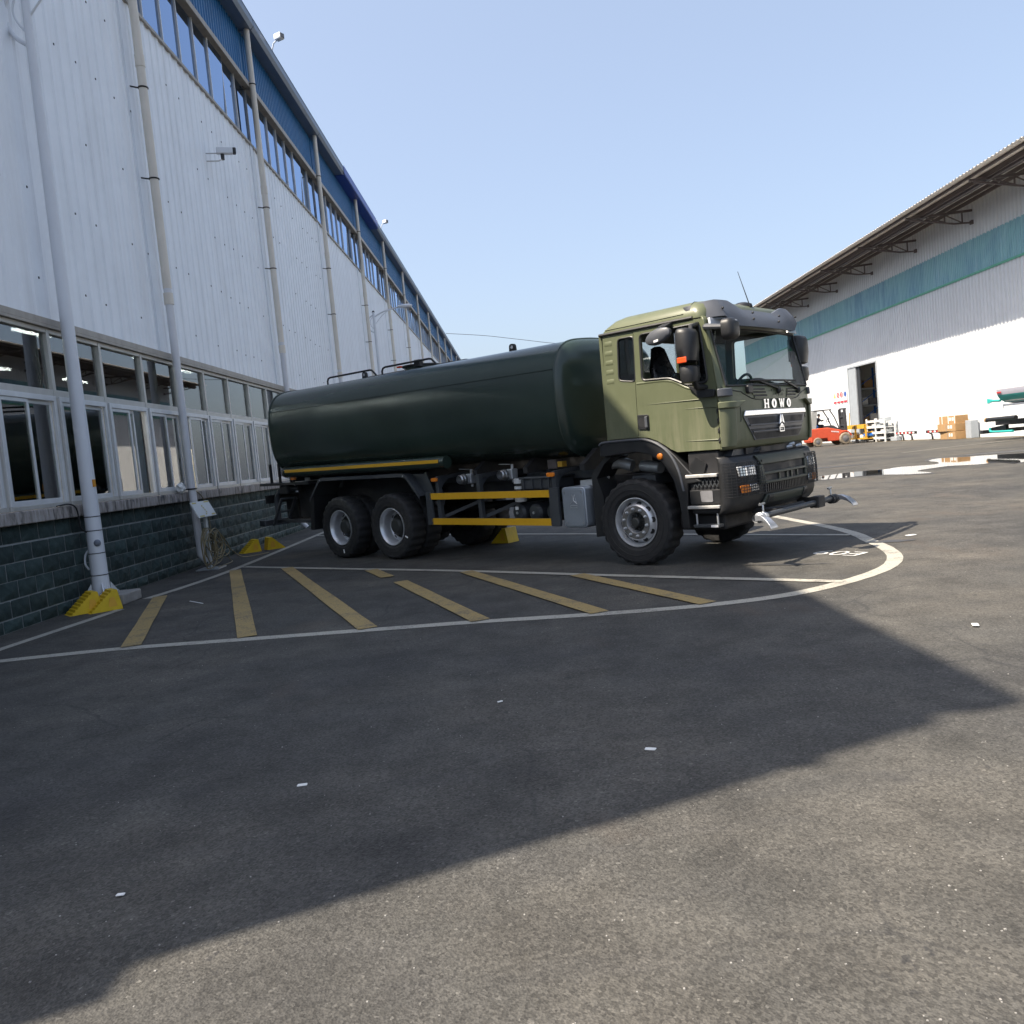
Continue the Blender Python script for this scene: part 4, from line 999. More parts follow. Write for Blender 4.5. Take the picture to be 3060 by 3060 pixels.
# side skins
swin = round_poly([(-.055, 2.285), (.185, 2.245), (.205, 2.785), (-.025, 2.785)], .05, 5)
dwin = round_poly([(.285, 2.245), (.66, 2.225), (.885, 2.118), (1.152, 2.118), (1.10, 2.785), (.30, 2.785)], .055, 5)
dout = [(.168, 1.575), (.30, 1.560), (.42, 1.515), (.52, 1.455), (.61, 1.395), (.69, 1.358), (1.243, 1.352), (1.246, 2.05), (1.205, 2.48), (1.166, 2.79), (1.13, 2.832), (.215, 2.845), (.186, 2.24)]
rout = [(-.30, 1.575), (.160, 1.575), (.178, 2.24), (.207, 2.845), (-.245, 2.855)]
for s in (-1, 1):
    TB().panel(rout, [swin], s*HW, s*(HW-.05)).build('rear_quarter', 'olive', None, 30, .008)
    TB().prism(swin, 'xz', s*(HW-.012), s*(HW-.018)).build('quarter_window', 'dark_glass', None, 0)
    TB().tube([(a, s*(HW-.002), b) for a, b in swin], .010, 6, True).build('window_seal', 'plastic_black')
    for k in range(5):
        z = 2.745-k*.115; x0 = -.25-.003*k
        TB().loft([[(x0+.01, s*(HW-.004), z-.035), (x0+.01, s*(HW-.004), z+.035)][::1]+[(x0+.15, s*(HW-.004), z+.035), (x0+.15, s*(HW-.004), z-.035)],
                   [(x0+.035, s*(HW+.005), z-.022), (x0+.035, s*(HW+.001), z+.03), (x0+.125, s*(HW+.001), z+.03), (x0+.125, s*(HW+.005), z-.022)]], True, True).build('pressed_rib', 'olive', None, 50)
    dr = TB().panel(dout, [dwin], s*(HW+.004), s*(HW-.045)).build('door', 'olive', None, 30, .010)
    TB().tube([(a, s*(HW+.004), b) for a, b in dwin], .014, 6, True).build('window_seal', 'plastic_black', dr)
    if s > 0: TB().prism(dwin, 'xz', s*(HW-.015), s*(HW-.021)).build('door_glass', 'cab_glass', dr, 0)
    # rolled ledge under the window, creases
    lg = [(.20, 2.215), (.64, 2.195), (.87, 2.085), (1.0, 2.055), (1.1, 2.05)]
    TB().tube(catmull([(a, s*(HW-.012), b) for a, b in lg], 5), .022, 8).build('waist_ledge', 'olive', dr, 60)
    TB().tube([(.33, s*(HW+.005), 1.952), (1.04, s*(HW+.006), 1.935)], [.002, .009], 6).build('crease', 'olive', dr)
    TB().tube([(.84, s*(HW+.005), 1.845), (1.235, s*(HW+.006), 1.832)], [.002, .009], 6).build('crease', 'olive', dr)
    TB().tube([(.8, s*(HW+.005), 1.475), (1.235, s*(HW+.006), 1.462)], [.002, .010], 6).build('crease', 'olive', dr)
    hd = TB().prism(round_poly([(.175, 1.665), (.335, 1.655), (.335, 1.835), (.175, 1.845)], .02), 'xz', s*(HW+.004), s*(HW+.016)).build('door_handle', 'plastic_black', dr, 0, .005)
    TB().prism(round_poly([(.19, 1.70), (.30, 1.69), (.30, 1.79), (.19, 1.80)], .02), 'xz', s*(HW+.0165), s*(HW+.018)).build('handle_recess', 'chassis_black', dr, 0)
    TB().box(.285, .325, s*(HW+.016), s*(HW+.036), 1.68, 1.815).build('handle_grip', 'plastic_visor', dr, 0, .008)
# rear wall, floor, roof
TB().panel([(-HW+.01, 1.50), (HW-.01, 1.50), (HW-.01, 2.85), (-HW+.01, 2.85)], [[(-.62, 2.42), (.62, 2.42), (.62, 2.82), (-.62, 2.82)]], 0, 1).xf(lambda a, b, c: (-.31+.04*b, a, c)).build('rear_wall', 'olive', None, 0)
TB().box(-.292, -.288, -.62, .62, 2.42, 2.82).build('rear_window', 'cab_glass', None, 0)
TB().box(-.27, 1.22, -HW+.06, HW-.06, 1.40, 1.52).build('cab_floor', 'cab_interior', None, 0)
def rr_(x0, x1, w, z, r=.12, n=5, bow=0):
    pts = []
    for cx, cy, a0 in ((x1-r, w-r, 0), (x0+r, w-r, 90), (x0+r, -w+r, 180), (x1-r, -w+r, 270)):
        for k in range(n+1):
            a = R(a0+90*k/n); pts.append((cx+r*math.cos(a), cy+r*math.sin(a), z))
    out = []
    for x, y, z in pts: out.append((x+(bow*(1-(y/w)**2) if x > (x0+x1)/2 else 0), y, z))
    return out
rf = TB().loft([rr_(-.285, 1.15, HW, 2.85, .1, bow=.06), rr_(-.275, 1.15, HW-.004, 2.90, .1, bow=.06), rr_(-.235, 1.145, HW-.02, 2.945, .12, bow=.06), rr_(-.14, 1.13, HW-.055, 3.01, .14, bow=.05), rr_(-.06, 1.10, HW-.12, 3.045, .16, bow=.05), rr_(.02, 1.04, HW-.24, 3.062, .2, bow=.05), rr_(.16, .92, HW-.5, 3.068, .2, bow=.04)], True, True).build('roof', 'olive', None, 60)
for s in (-1, 1):
    TB().tube([(-.29, s*(HW+.004), 2.862), (.4, s*(HW+.006), 2.862), (1.02, s*(HW+.004), 2.858)], .020, 8).build('drip_rail', 'plastic_black', rf)
    TB().tube([(-.2, s*(HW-.008), 2.915), (.4, s*(HW-.008), 2.918), (.9, s*(HW-.01), 2.92)], .008, 6).build('roof_crease', 'olive', rf)
    TB().tube([(.98, s*(HW-.02), 2.93), (.985, s*(HW-.055), 3.01), (.985, s*(HW-.13), 3.05), (.985, s*.7, 3.066)], .004, 5).build('roof_joint', 'plastic_black', rf)
TB().box(-.25, 1.12, -HW+.07, HW-.07, 2.83, 2.845).build('head_lining', 'cab_interior', None, 0)
# interior
TB().prism([(.86, 1.52), (1.24, 1.52), (1.27, 1.98), (1.15, 2.05), (.92, 2.02), (.84, 1.85)], 'xz', -1.03, 1.03).build('dashboard', 'dash_grey', None, 0, .03)
TB().tube([(.72+.08*math.sin(t), .5+.22*math.cos(t), 2.06+.20*math.sin(t)) for t in [i*math.pi/12 for i in range(24)]], .018, 8, True).cyl((.74, .5, 2.05), (.95, .5, 1.85), .03, 8).build('steering_wheel', 'chassis_black')
def seat(y):
    r_ = random.Random(int(y*10)+9)
    st = TB().loft([[(x, y+w*math.cos(t), z+.05*math.sin(t)) for t in [i*math.pi/7 for i in range(14)]] for x, w, z in ((-.02, .24, 1.95), (.2, .26, 1.98), (.45, .25, 2.0), (.5, .2, 1.98))]).build('seat', 'seat_black', None, 60)
    rings = []
    for z, w, x, d in ((1.85, .24, .02, .10), (2.05, .27, -.0, .11), (2.25, .27, -.04, .10), (2.42, .25, -.07, .09), (2.52, .18, -.09, .08), (2.60, .15, -.10, .075), (2.68, .13, -.11, .06), (2.71, .06, -.11, .03)):
        rings.append([(x+d*math.cos(t)*(1+r_.uniform(-.12, .12)), y+w*math.sin(t)*(1+r_.uniform(-.06, .06)), z) for t in [i*math.pi/9 for i in range(18)]])
    TB().loft(rings).xf(lambda a, b, c: (a+.28, b, c-.03)).build('backrest', 'seat_black', st, 60)
seat(-.58); seat(.58)
TB().tube(catmull([(1.12, -.85, 2.75), (1.10, -.88, 2.5), (1.13, -.92, 2.3), (1.12, -.95, 2.13)], 5), .02, 6).build('grab_handle', 'seat_black')
# sun visor
vis = TB(); cols = [-1.13+2.26*i/36 for i in range(37)]
def vt(y):
    a = abs(y)
    if a > .70: return 3.045-.05*max(0, (a-.98)/.15)
    if a > .40: return 2.955+.09*((a-.40)/.30)
    return 2.955
def vbm(y):
    a = abs(y); return 2.735+(.0 if a < .80 else .105*min(1, (a-.80)/.12))
def vx(y):
    a = abs(y); return 1.385-.05*(a/.9)**2-(.25*((a-.9)/.23)**2 if a > .9 else 0)
rows_ = []
for t in (0, .35, .7, 1):
    rows_.append([(vx(y)-.13*t**1.5-.02*(vt(y)-2.9), y, vbm(y)+(vt(y)-vbm(y))*t) for y in cols])
back = []
for t in (1, 0):
    back.append([(vx(y)-.13*t**1.5-.035, y, vbm(y)+(vt(y)-vbm(y))*t+(.0 if t else .0)) for y in cols])
vs = [q for r_ in rows_+back for q in r_]; k = len(cols); nr = len(rows_+back)
vis.add(vs, [[i*k+j, i*k+j+1, ((i+1) % nr)*k+j+1, ((i+1) % nr)*k+j] for i in range(nr) for j in range(k-1)]+[[i*k for i in range(nr)], [i*k+k-1 for i in range(nr)]])
vis = vis.build('sun_visor', 'plastic_visor', None, 40)
for y in (-.95, -.35, -.33, .33, .35, .95):
    for z in ((2.93,) if abs(y) > .9 else (2.83,) if abs(y) < .34 else (2.90,)):
        TB().ellipsoid((vx(y)-.02, y, z), (.016, .014, .014), 8, 6).build('bolt', 'plastic_black', vis)
for s in (-1, 1):
    q = (s*1.12, s*.82, s*1.10, s*.86)
    patch((min(q[0], q[1]), max(q[0], q[1]), min(q[2], q[3]), max(q[2], q[3])), 2.735, 2.832, .02, .03).build('marker_lamp', 'lens_clear', vis, 50, .006)
TB().tube([(1.22, -.12, 3.0), (1.10, -.14, 3.45)], [.007, .003], 6).build('antenna', 'plastic_black')
TB().lathe([(.13, 0), (.12, .035), (.06, .06), (0, .065)], (1.0, .1, 3.05), (0, 0, 1), 18).build('roof_vent', 'plastic_black')
# mirrors
def mirrors(s):
    def fy(y): return s*y
    yb = HW+(.20 if s < 0 else .075); xo = -.045 if s < 0 else .08
    b = TB().loft([[(x0+dx, fy(y0), z) for dx, y0, z in pr] for x0, pr in ()] or [[(0, 0, 0)]*3]*2, False, False) if False else None
    up = TB()
    rings = []
    for z, hw, dp in ((2.345, .12, .08), (2.36, .14, .12), (2.5, .15, .14), (2.66, .147, .135), (2.705, .135, .11), (2.72, .11, .07)):
        rings.append([(1.07+xo+dp*(math.cos(t) if math.cos(t) > 0 else math.cos(t)*.45), fy(yb+.02+hw*math.copysign(abs(math.sin(t))**.5, math.sin(t))), z) for t in [i*math.pi/10 for i in range(20)]])
    mi = up.loft(rings).build('side_mirror', 'plastic_black', None, 50)
    rings = []
    for z, hw, dp in ((2.115, .085, .07), (2.125, .115, .105), (2.2, .127, .12), (2.29, .127, .118), (2.31, .115, .09)):
        rings.append([(1.08+xo+dp*(math.cos(t) if math.cos(t) > 0 else math.cos(t)*.45), fy(yb+.02+hw*math.copysign(abs(math.sin(t))**.5, math.sin(t))), z) for t in [i*math.pi/10 for i in range(20)]])
    TB().loft(rings).build('lower_mirror', 'plastic_black', mi, 50)
    TB().box(.995+xo, 1.012+xo, fy(yb+.02)-.09, fy(yb+.02)+.09, 2.39, 2.68).build('mirror_glass', 'chrome', mi, 0)
    TB().box(1.0, 1.12, fy(yb+.166)-.012, fy(yb+.166)+.008, 2.335, 2.40).build('turn_signal', 'orange_lens', mi, 0, .01)
    TB().tube([(1.08, fy(HW), 2.78), (1.09, fy(yb-.02), 2.74), (1.1, fy(yb), 2.70)], .025, 8).tube([(1.12, fy(HW-.01), 2.06), (1.1, fy(yb-.03), 2.07), (1.1, fy(yb), 2.13)], .035, 8).build('mirror_arm', 'plastic_black', mi)
    TB().prism(round_poly([(.90, 2.11), (1.10, 2.045), (1.245, 2.025), (1.245, 1.945), (1.05, 1.95), (.99, 2.03)], .02), 'xz', fy(HW+.005), fy(HW+.055)).build('mirror_base', 'plastic_black', mi, 0, .012)
    patch(tuple(sorted((fy(1.149), fy(1.02))))*2, 1.935, 2.025, .0, .035).build('corner_block', 'plastic_visor', mi, 50, .01)
    if s < 0:
        kb = TB().loft([[(.66+rx*math.cos(t), fy(yb-.06+dy), 2.70+rz*math.sin(t)+.03*math.cos(t)*rx/.16) for t in [i*math.pi/10 for i in range(20)]] for rx, rz, dy in ((.13, .06, -.03), (.165, .088, 0), (.165, .088, .05), (.13, .07, .07))])
        kb = kb.build('kerb_mirror', 'plastic_visor', None, 50)
        TB().beam((.70, fy(HW), 2.84), (.70, fy(yb-.05), 2.79), .12, .04).build('mirror_arm', 'plastic_black', kb, 0, .01)
        TB().prism([(-.03, -.012), (.03, -.004), (.03, .022), (-.03, .012)], 'xz', fy(yb+.012), fy(yb+.0145)).xf(lambda a, b_, c: (.65+a, b_, 2.645+c)).build('label_tag', 'white_tag', kb, 0)
        fm = TB().loft([[(1.46+dx*.8, -1.13+.12*math.copysign(abs(math.cos(t))**.6, math.cos(t))*k_, 2.66+.12*math.copysign(abs(math.sin(t))**.6, math.sin(t))*k_) for t in [i*math.pi/12 for i in range(24)]] for dx, k_ in ((-.07, .85), (-.06, 1), (.03, 1), (.08, .85), (.10, .5))])
        fm = fm.build('front_mirror', 'plastic_black', None, 50)
        TB().tube([(1.13, -1.10, 2.735), (1.2, -1.19, 2.725), (1.42, -1.19, 2.69)], [.03, .035, .028], 8).build('mirror_arm', 'plastic_visor', fm)
        TB().box(1.528, 1.532, -1.13, -1.09, 2.66, 2.75).build('label_tag', 'white_tag', fm, 0)
for s in (-1, 1): mirrors(s)
# wipers
for y0, y1 in ((-.62, .02), (.0, .62)):
    wp = TB().beam((fx(y1, 2.02)+.03, y1, 2.0), (fx(y0, 2.13)+.03, y0*.6+y1*.4, 2.10), .025, .02).build('wiper', 'plastic_black', None, 0)
    TB().tube([(fx(y, 2.1)+.022, y, 2.105) for y in [y0+(y1-y0)*i/6 for i in range(7)]], .012, 6).build('wiper_blade', 'plastic_black', wp)
    TB().ellipsoid((fx(y1, 2.0)+.02, y1, 1.985), (.035, .03, .045), 10, 7).build('wiper_pivot', 'plastic_black', wp)
TB().prism(round_poly([(-.72, 1.955), (-.60, 1.955), (-.60, 2.05), (-.72, 2.05)], .03), 'yz', fx(-.66, 2.0)-.01, fx(-.66, 2.0)+.035).build('wiper_cover', 'plastic_black', None, 0, .01)
# hood panel seam, vents, lettering, chrome, grille
def onf(y, z, off=.003): return (fx(y, z)+off, y, z)
TB().tube([onf(y, z) for y, z in [(-1.13, 2.045)]+[(-1.0+.1*i, 2.0-.012*i) for i in range(3)]+[(-.8, 1.965), (-.62, 1.90), (-.52, 1.885), (-.3, 1.88), (0, 1.88), (.3, 1.88), (.52, 1.885), (.62, 1.90), (.8, 1.965), (1.0, 2.0), (1.13, 2.045)]], .005, 6).build('hood_seam', 'plastic_black')
for s in (-1, 1):
    for k in range(3):
        z = 2.0-k*.037; y0 = s*(.62-.03*k); y1 = s*(.30-.02*k)
        a, b = min(y0, y1), max(y0, y1)
        v = patch((a, b, a, b), z-.010, z+.010, .001, .004, nu=6, nv=1).build('hood_vent', 'chassis_black', None, 0)
        patch((a, b, a, b), z-.022, z-.010, .001, .012, nu=6, nv=1).build('vent_lip', 'olive', v, 0)
def letter(ch):
    if ch == 'H': return [[(0, 0), (.30, 0), (.30, .12), (.24, .12), (.24, .42), (.56, .42), (.56, .12), (.5, .12), (.5, 0), (.80, 0), (.80, .12), (.74, .12), (.74, .88), (.80, .88), (.80, 1), (.5, 1), (.5, .88), (.56, .88), (.56, .58), (.24, .58), (.24, .88), (.30, .88), (.30, 1), (0, 1), (0, .88), (.06, .88), (.06, .12), (0, .12)]], []
    if ch == 'W': return [[(.24, 0), (.40, 0), (.52, .45), (.64, 0), (.80, 0), (.98, .88), (1.04, .88), (1.04, 1), (.76, 1), (.76, .88), (.82, .88), (.73, .38), (.60, .86), (.60, 1), (.42, 1), (.42, .86), (.31, .38), (.22, .88), (.28, .88), (.28, 1), (0, 1), (0, .88), (.06, .88)]], []
    o = [(.42+.42*math.cos(t), .5+.52*math.sin(t)) for t in [i*math.pi/14 for i in range(28)]]
    return [o], [[(.42+.12*math.cos(t), .5+.33*math.sin(t)) for t in [i*math.pi/8 for i in range(16)]]]
yy = -.375; hh = .105
for ch in 'HOWO':
    out, hl = letter(ch); wd = {'H': .8, 'O': .84, 'W': 1.04}[ch]
    lb = TB().panel(out[0], hl, 0, 1)
    y0 = yy
    lb.xf(lambda a, b, c: (fx(y0+a*hh*1.42, 1.78+c*hh)+.004+.014*b, y0+a*hh*1.42, 1.775+c*hh)).build('name_letter', 'chrome', None, 0)
    yy += wd*hh*1.42+.065
gr = patch((-.60, .60, -.83, .83), 1.415, 1.695, .002, .010, nu=20, nv=5).build('grille', 'plastic_visor', None, 40)
patch((-.83, .83, -.80, .80), 1.698, 1.76, .004, .024, nu=24, nv=3).build('chrome_strip', 'chrome', gr, 50, .006)
for z0, z1, w0, w1 in ((1.60, 1.675, .70, .74), (1.52, 1.545, .66, .70), (1.425, 1.495, .56, .66)):
    patch((-w0, w0, -w1, w1), z0, z1, .0125, .002, nu=20, nv=1).build('grille_recess', 'chassis_black', gr, 0)
for z0, z1, w0, w1 in ((1.500, 1.520, .65, .66), (1.578, 1.598, .71, .72)):
    patch((-w0, w0, -w1, w1), z0, z1, .0125, .016, nu=20, nv=1).build('grille_bar', 'plastic_visor', gr, 0, .004)
for sgn in (-1, 1):
    TB().prism([(sgn*.008, 1.60), (sgn*.008, 1.675), (sgn*.02, 1.695), (sgn*.036, 1.67), (sgn*.066, 1.575)], 'yz', fx(0, 1.6)+.02, fx(0, 1.6)+.045).build('emblem', 'chrome', gr, 0, .004)
TB().prism([(-.058, 1.553), (0, 1.592), (.058, 1.553), (.045, 1.548), (-.045, 1.548)], 'yz', fx(0, 1.6)+.02, fx(0, 1.6)+.04).build('emblem', 'chrome', gr, 0, .003)
TB().panel(round_poly([(-.062, 1.485), (.062, 1.485), (.062, 1.545), (-.062, 1.545)], .004), [[(-.052, 1.495), (.052, 1.495), (.052, 1.535), (-.052, 1.535)]], 0, 1).xf(lambda a, b, c: (fx(0, 1.6)+.02+.018*b, a, c)).build('emblem_plate', 'chrome', gr, 0)
tm = place('emblem_text', text_mesh('SINOTRUK', .021, .001, 'chrome', 'emblem_text'), gr)
tm.matrix_basis = Matrix(((0, 0, 1, fx(0, 1.6)+.03), (1, 0, 0, 0), (0, 1, 0, 1.515), (0, 0, 0, 1)))
# hand-chalked marks on the hood
ink = TB(); ri = random.Random(4)
for rowz, n_, y0 in ((1.985, 11, -.20), (1.935, 9, -.12)):
    for k in range(n_):
        y = y0+k*.037; pts = [(y+ri.uniform(0, .025), rowz+ri.uniform(-.018, .018)) for _ in range(3)]
        ink.tube([onf(a, b, .002) for a, b in pts], .0022, 4)
ink.build('handwriting', 'marker_ink')
# corner deflectors
for s in (-1, 1):
    q = tuple(sorted((s*1.148, s*.90)))
    patch((s*1.149 if s < 0 else .95, -.95 if s < 0 else 1.149)+tuple(sorted((s*1.149, s*.80))), 1.80, 1.875, .004, .045, nu=10).build('air_deflector', 'olive', None, 50, .012)
    patch(tuple(sorted((s*1.149, s*.985)))*2, 1.365, 1.80, .002, .028, nu=8, nv=4).build('air_deflector', 'olive', None, 50, .01)
    for k in range(4):
        z = 1.42+k*.11
        TB().prism([(1.235, z), (1.268, z+.045), (1.268, z+.075), (1.235, z+.05)], 'xz', s*(HW+.006), s*(HW+.012)).build('deflector_slot', 'chassis_black', None, 0)
    TB().tube([onf(s*.86, 1.80), onf(s*.86, 1.66), onf(s*.87, 1.64)], .004, 5).build('panel_seam', 'plastic_black')
# ---- bumper
BW = 1.165
def bp(q, z0, z1, off, th, **k): return patch(q, z0, z1, off, th, BL, BW, .30, **k)
bz = [q[0] for q in BL]; BC = ycols(BW, .30, 7, 6)
bum = thicken(wrap(bz, BC, BL, BW, .30).build('bumper', 'plastic_black', None, 50), .03)
bp((-.60, .60, -.66, .66), 1.125, 1.24, .002, .025, nu=20).build('bumper_center', 'olive_dark', bum, 40, .008)
bp((-.66, -.53, -.66, -.57), .90, 1.125, .002, .030, nu=4).build('bumper_center', 'olive_dark', bum, 40, .008)
bp((.53, .66, .57, .66), .90, 1.125, .002, .030, nu=4).build('bumper_center', 'olive_dark', bum, 40, .008)
bp((-.56, .56, -.58, .58), .90, .93, .002, .035, nu=20, nv=1).build('bumper_bar', 'olive_dark', bum, 40, .006)
bp((-.57, .57, -.57, .57), 1.005, 1.035, .002, .030, nu=20, nv=1).build('bumper_bar', 'olive_dark', bum, 40, .006)
bp((-.55, .55, -.57, .57), .93, 1.125, .0005, .004, nu=20, nv=1).build('intake', 'chassis_black', bum, 0)
for y in (-.2, 0, .12, .3): bp((y-.02, y+.02, y-.02, y+.02), .93, 1.01, .004, .016, nu=2, nv=1).build('intake_post', 'olive_dark', bum, 0)
bp((-.56, .56, -.56, .56), .80, .895, .0005, .004, nu=20, nv=1).build('lower_intake', 'chassis_black', bum, 0)
for k in range(24):
    y = -.53+k*.046; bp((y-.010, y+.010, y-.010, y+.010), .80, .895, .0045, .012, nu=1, nv=1).build('intake_slat', 'plastic_black', bum, 0)
bp((-.62, .62, -.55, .55), .665, .775, .002, .030, nu=20).build('lower_valance', 'olive_dark', bum, 40, .01)
for y in (-.47, .47): bp((y-.07, y+.07, y-.05, y+.05), .675, .77, .033, .012, nu=4).build('tow_cover', 'plastic_black', bum, 0, .008)
for y in (-.58, .6): TB().cyl((fx(y, 1.17, BL, BW, .3)+.02, y, 1.17), (fx(y, 1.17, BL, BW, .3)+.034, y, 1.17), .014, 10).build('bolt', 'chassis_black', bum)
for s in (-1, 1):
    o = lambda a, b, c, d: (a, b, c, d) if s < 0 else (-b, -a, -d, -c)
    bp(o(-1.02, -.70, -1.04, -.72), 1.015, 1.135, .004, .02, nu=8).build('headlight', 'lens_clear', bum, 50, .01)
    for y in (-.95, -.80): bp(o(y-.05, y+.05, y-.05, y+.05), 1.03, 1.12, .025, .003, nu=4, nv=1).build('headlight_reflector', 'reflector', bum, 50)
    bp(o(-1.0, -.84, -1.02, -.85), .825, .92, .004, .018, nu=6).build('turn_signal', 'amber_lens', bum, 50, .008)
    bp(o(-.835, -.68, -.845, -.69), .835, .92, .004, .018, nu=6).build('fog_light', 'reflector', bum, 50, .008)
    mg_ = TB(); L_, B_, W_ = BL, BW, .30
    def mp_(y, z):
        d = .003; x = fx(y, z, L_, B_, W_); ny = -(fx(y+d, z, L_, B_, W_)-fx(y-d, z, L_, B_, W_))/(2*d); q = math.hypot(1, ny); return (x+.045/q, y+.045*ny/q, z)
    for k in range(13):
        z = .80+k*.032; y1 = -.55-.13*max(0, (z-.9)/.3)
        mg_.tube([mp_((-1.155+(y1+1.155)*i/10)*(-s), z) for i in range(11)], .0035, 4)
    for k in range(15):
        y = -1.15+k*.04
        mg_.tube([mp_(y*(-s), z) for z in (.80, .9, 1.0, 1.1, 1.185) if y < -.55-.13*max(0, (z-.9)/.3)+.01] or [mp_(y*(-s), .8), mp_(y*(-s), .81)], .0035, 4)
    mg_.build('lamp_guard', 'plastic_black', bum)
TB().box(1.05, 1.33, -.72, .72, 1.24, 1.34).build('radiator_support', 'chassis_black', None, 0)
for y, z in ((-.55, 1.27), (-.5, 1.30), (.35, 1.28), (.42, 1.31), (.62, 1.28)):
    TB().cyl((1.3, y, z), (1.36, y+.08, z+.01), .025, 8).build('hose', 'zinc' if y > .3 else 'chassis_black')
TB().prism([(-1.02, 1.262), (-.62, 1.262), (-.70, 1.345), (-.95, 1.345)], 'yz', 1.12, 1.30).build('corner_plate', 'chassis_grey', None, 0)
# ---- front fenders, steps
for s in (-1, 1):
    outer = [(-.43, 1.37), (-.42, 1.50), (-.34, 1.555), (.14, 1.56), (.30, 1.545), (.43, 1.50), (.55, 1.42), (.66, 1.32), (.80, 1.16), (.90, 1.05), (.98, 1.0)]
    inner = [(.80, .98), (.77, .70), (.78, .45), (.70, .45), (.665, .80), (.60, 1.05), (.48, 1.24), (.30, 1.36), (.10, 1.40), (-.30, 1.37)]
    TB().panel(outer+inner, [], s*(HW+.02), s*(HW-.35)).build('fender', 'plastic_black', None, 40, .012)
    lipp = catmull([(-.42, s*(HW+.022), 1.51), (-.33, s*(HW+.024), 1.545), (.14, s*(HW+.024), 1.55), (.33, s*(HW+.024), 1.52), (.50, s*(HW+.024), 1.43), (.62, s*(HW+.024), 1.30), (.70, s*(HW+.024), 1.12), (.74, s*(HW+.024), .9)], 5)
    TB().tube(lipp, .016, 8).build('fender_lip', 'plastic_visor')
    TB().lathe([(.0, .03), (.02, .028), (.036, .018), (.040, 0)], (.455, s*(HW+.02), 1.325), (0, s, 0), 18).build('side_marker', 'amber_lens')
    stp = TB().box(.80, 1.20, s*(HW-.02), s*(HW-.42), .62, 1.34).build('step_well', 'chassis_black', None, 0, .02)
    TB().prism([(.80, 1.09), (.98, 1.03), (1.05, 1.20), (.92, 1.28), (.86, 1.22)], 'xz', s*(HW-.015), s*(HW)).build('step_cover', 'plastic_black', stp, 0)
    TB().box(.775, 1.185, s*(HW+.03), s*(HW-.2), 1.045, 1.085).build('step', 'step_alu', stp, 0, .008)
    TB().box(.775, 1.19, s*(HW+.03), s*(HW-.2), .685, .72).build('step', 'step_alu', stp, 0, .006)
    gl = TB()
    for k in range(7):
        gl.beam((.86+k*.05, s*(HW-.004), .93), (.91+k*.05, s*(HW-.004), 1.03), .008, .008); gl.beam((.91+k*.05, s*(HW-.004), .93), (.86+k*.05, s*(HW-.004), 1.03), .008, .008)
    gl.build('step_mesh', 'chassis_grey', stp, 0)
    TB().box(.80, 1.2, s*(HW-.019), s*(HW-.005), .74, .90).build('step_panel', 'plastic_black', stp, 0, .006)
    TB().prism(round_poly([(.95, .76), (1.10, .76), (1.10, .89), (.94, .89)], .02), 'xz', s*(HW-.004), s*(HW+.002)).build('access_plate', 'grey_goods', stp, 0)
    for x in (.85, 1.12): TB().cyl((x, s*(HW-.04), .49), (x, s*(HW-.04), .64), .012, 8).build('step_hanger', 'zinc', stp)
    TB().box(.82, 1.16, s*(HW-.0), s*(HW-.10), .465, .50).build('step', 'chassis_grey', stp, 0, .006)
    TB().box(1.05, 1.14, s*(HW+.0005), s*(HW+.004), .468, .495).build('label_tag', 'white_tag', stp, 0)
TB().box(.55, 1.15, -1.0, 1.0, .42, .62).build('under_tray', 'chassis_black', None, 0, .03)
TB().cyl((.25, -.85, 1.18), (-.05, -.8, 1.22), .07, 14).build('intake_pipe', 'zinc')
TB().box(-.12, .22, -.95, -.5, .98, 1.10).build('spring_bracket', 'chassis_grey', None, 0, .01)
TB().box(.36, .42, -.9, -.8, 1.15, 1.26).build('reservoir', 'board_white', None, 0, .01)
# ---- front spray bar
sb = TB().cyl((1.60, -.95, .565), (1.60, .95, .565), .035, 16).build('spray_bar', 'chassis_grey')
for s in (-1, 1):
    TB().lathe([(.03, 0), (.055, 0), (.058, .05), (.045, .06), (.06, .08), (.06, .14), (.04, .15), (.045, .22)], (1.60, s*.92, .555), (0, s, 0), 16).build('coupling', 'zinc' if s < 0 else 'chassis_black', sb)
    TB().loft([[(x, s*yc+w*a, z+t*b) for a, b in ((-1, -1), (1, -1), (1, 1), (-1, 1))] for x, yc, z, w, t in ((1.60, 1.13, .56, .035, .035), (1.67, 1.14, .565, .035, .03), (1.74, 1.15, .54, .06, .022), (1.80, 1.16, .49, .075, .012), (1.825, 1.165, .455, .085, .007))]).build('duckbill_nozzle', 'nozzle_alu', sb, 50, .004)
    TB().tube([(1.60, s*.95, .60), (1.60, s*.95, .68), (1.56, s*.95, .70)], .012, 6).tube([(1.60, s*.95-.08, .70), (1.58, s*.95+.08, .70)], .014, 6).build('tap', 'steel', sb)
    TB().beam((1.30, s*.62, .60), (1.60, s*.62, .58), .05, .06).build('bar_bracket', 'chassis_black', sb, 0)
TB().box(1.54, 1.66, .42, .62, .50, .64).build('bar_clamp', 'chassis_black', sb, 0, .01)
TB().tube([(1.3, -.6, .60), (1.5, -.2, .585), (1.56, .2, .60)], .02, 6).build('bar_brace', 'chassis_black', sb)

# chock at the far rear wheel
make_chock((-.55, 14.78, 0), R(-38), 'yellow wheel chock under the tanker at a far rear wheel')
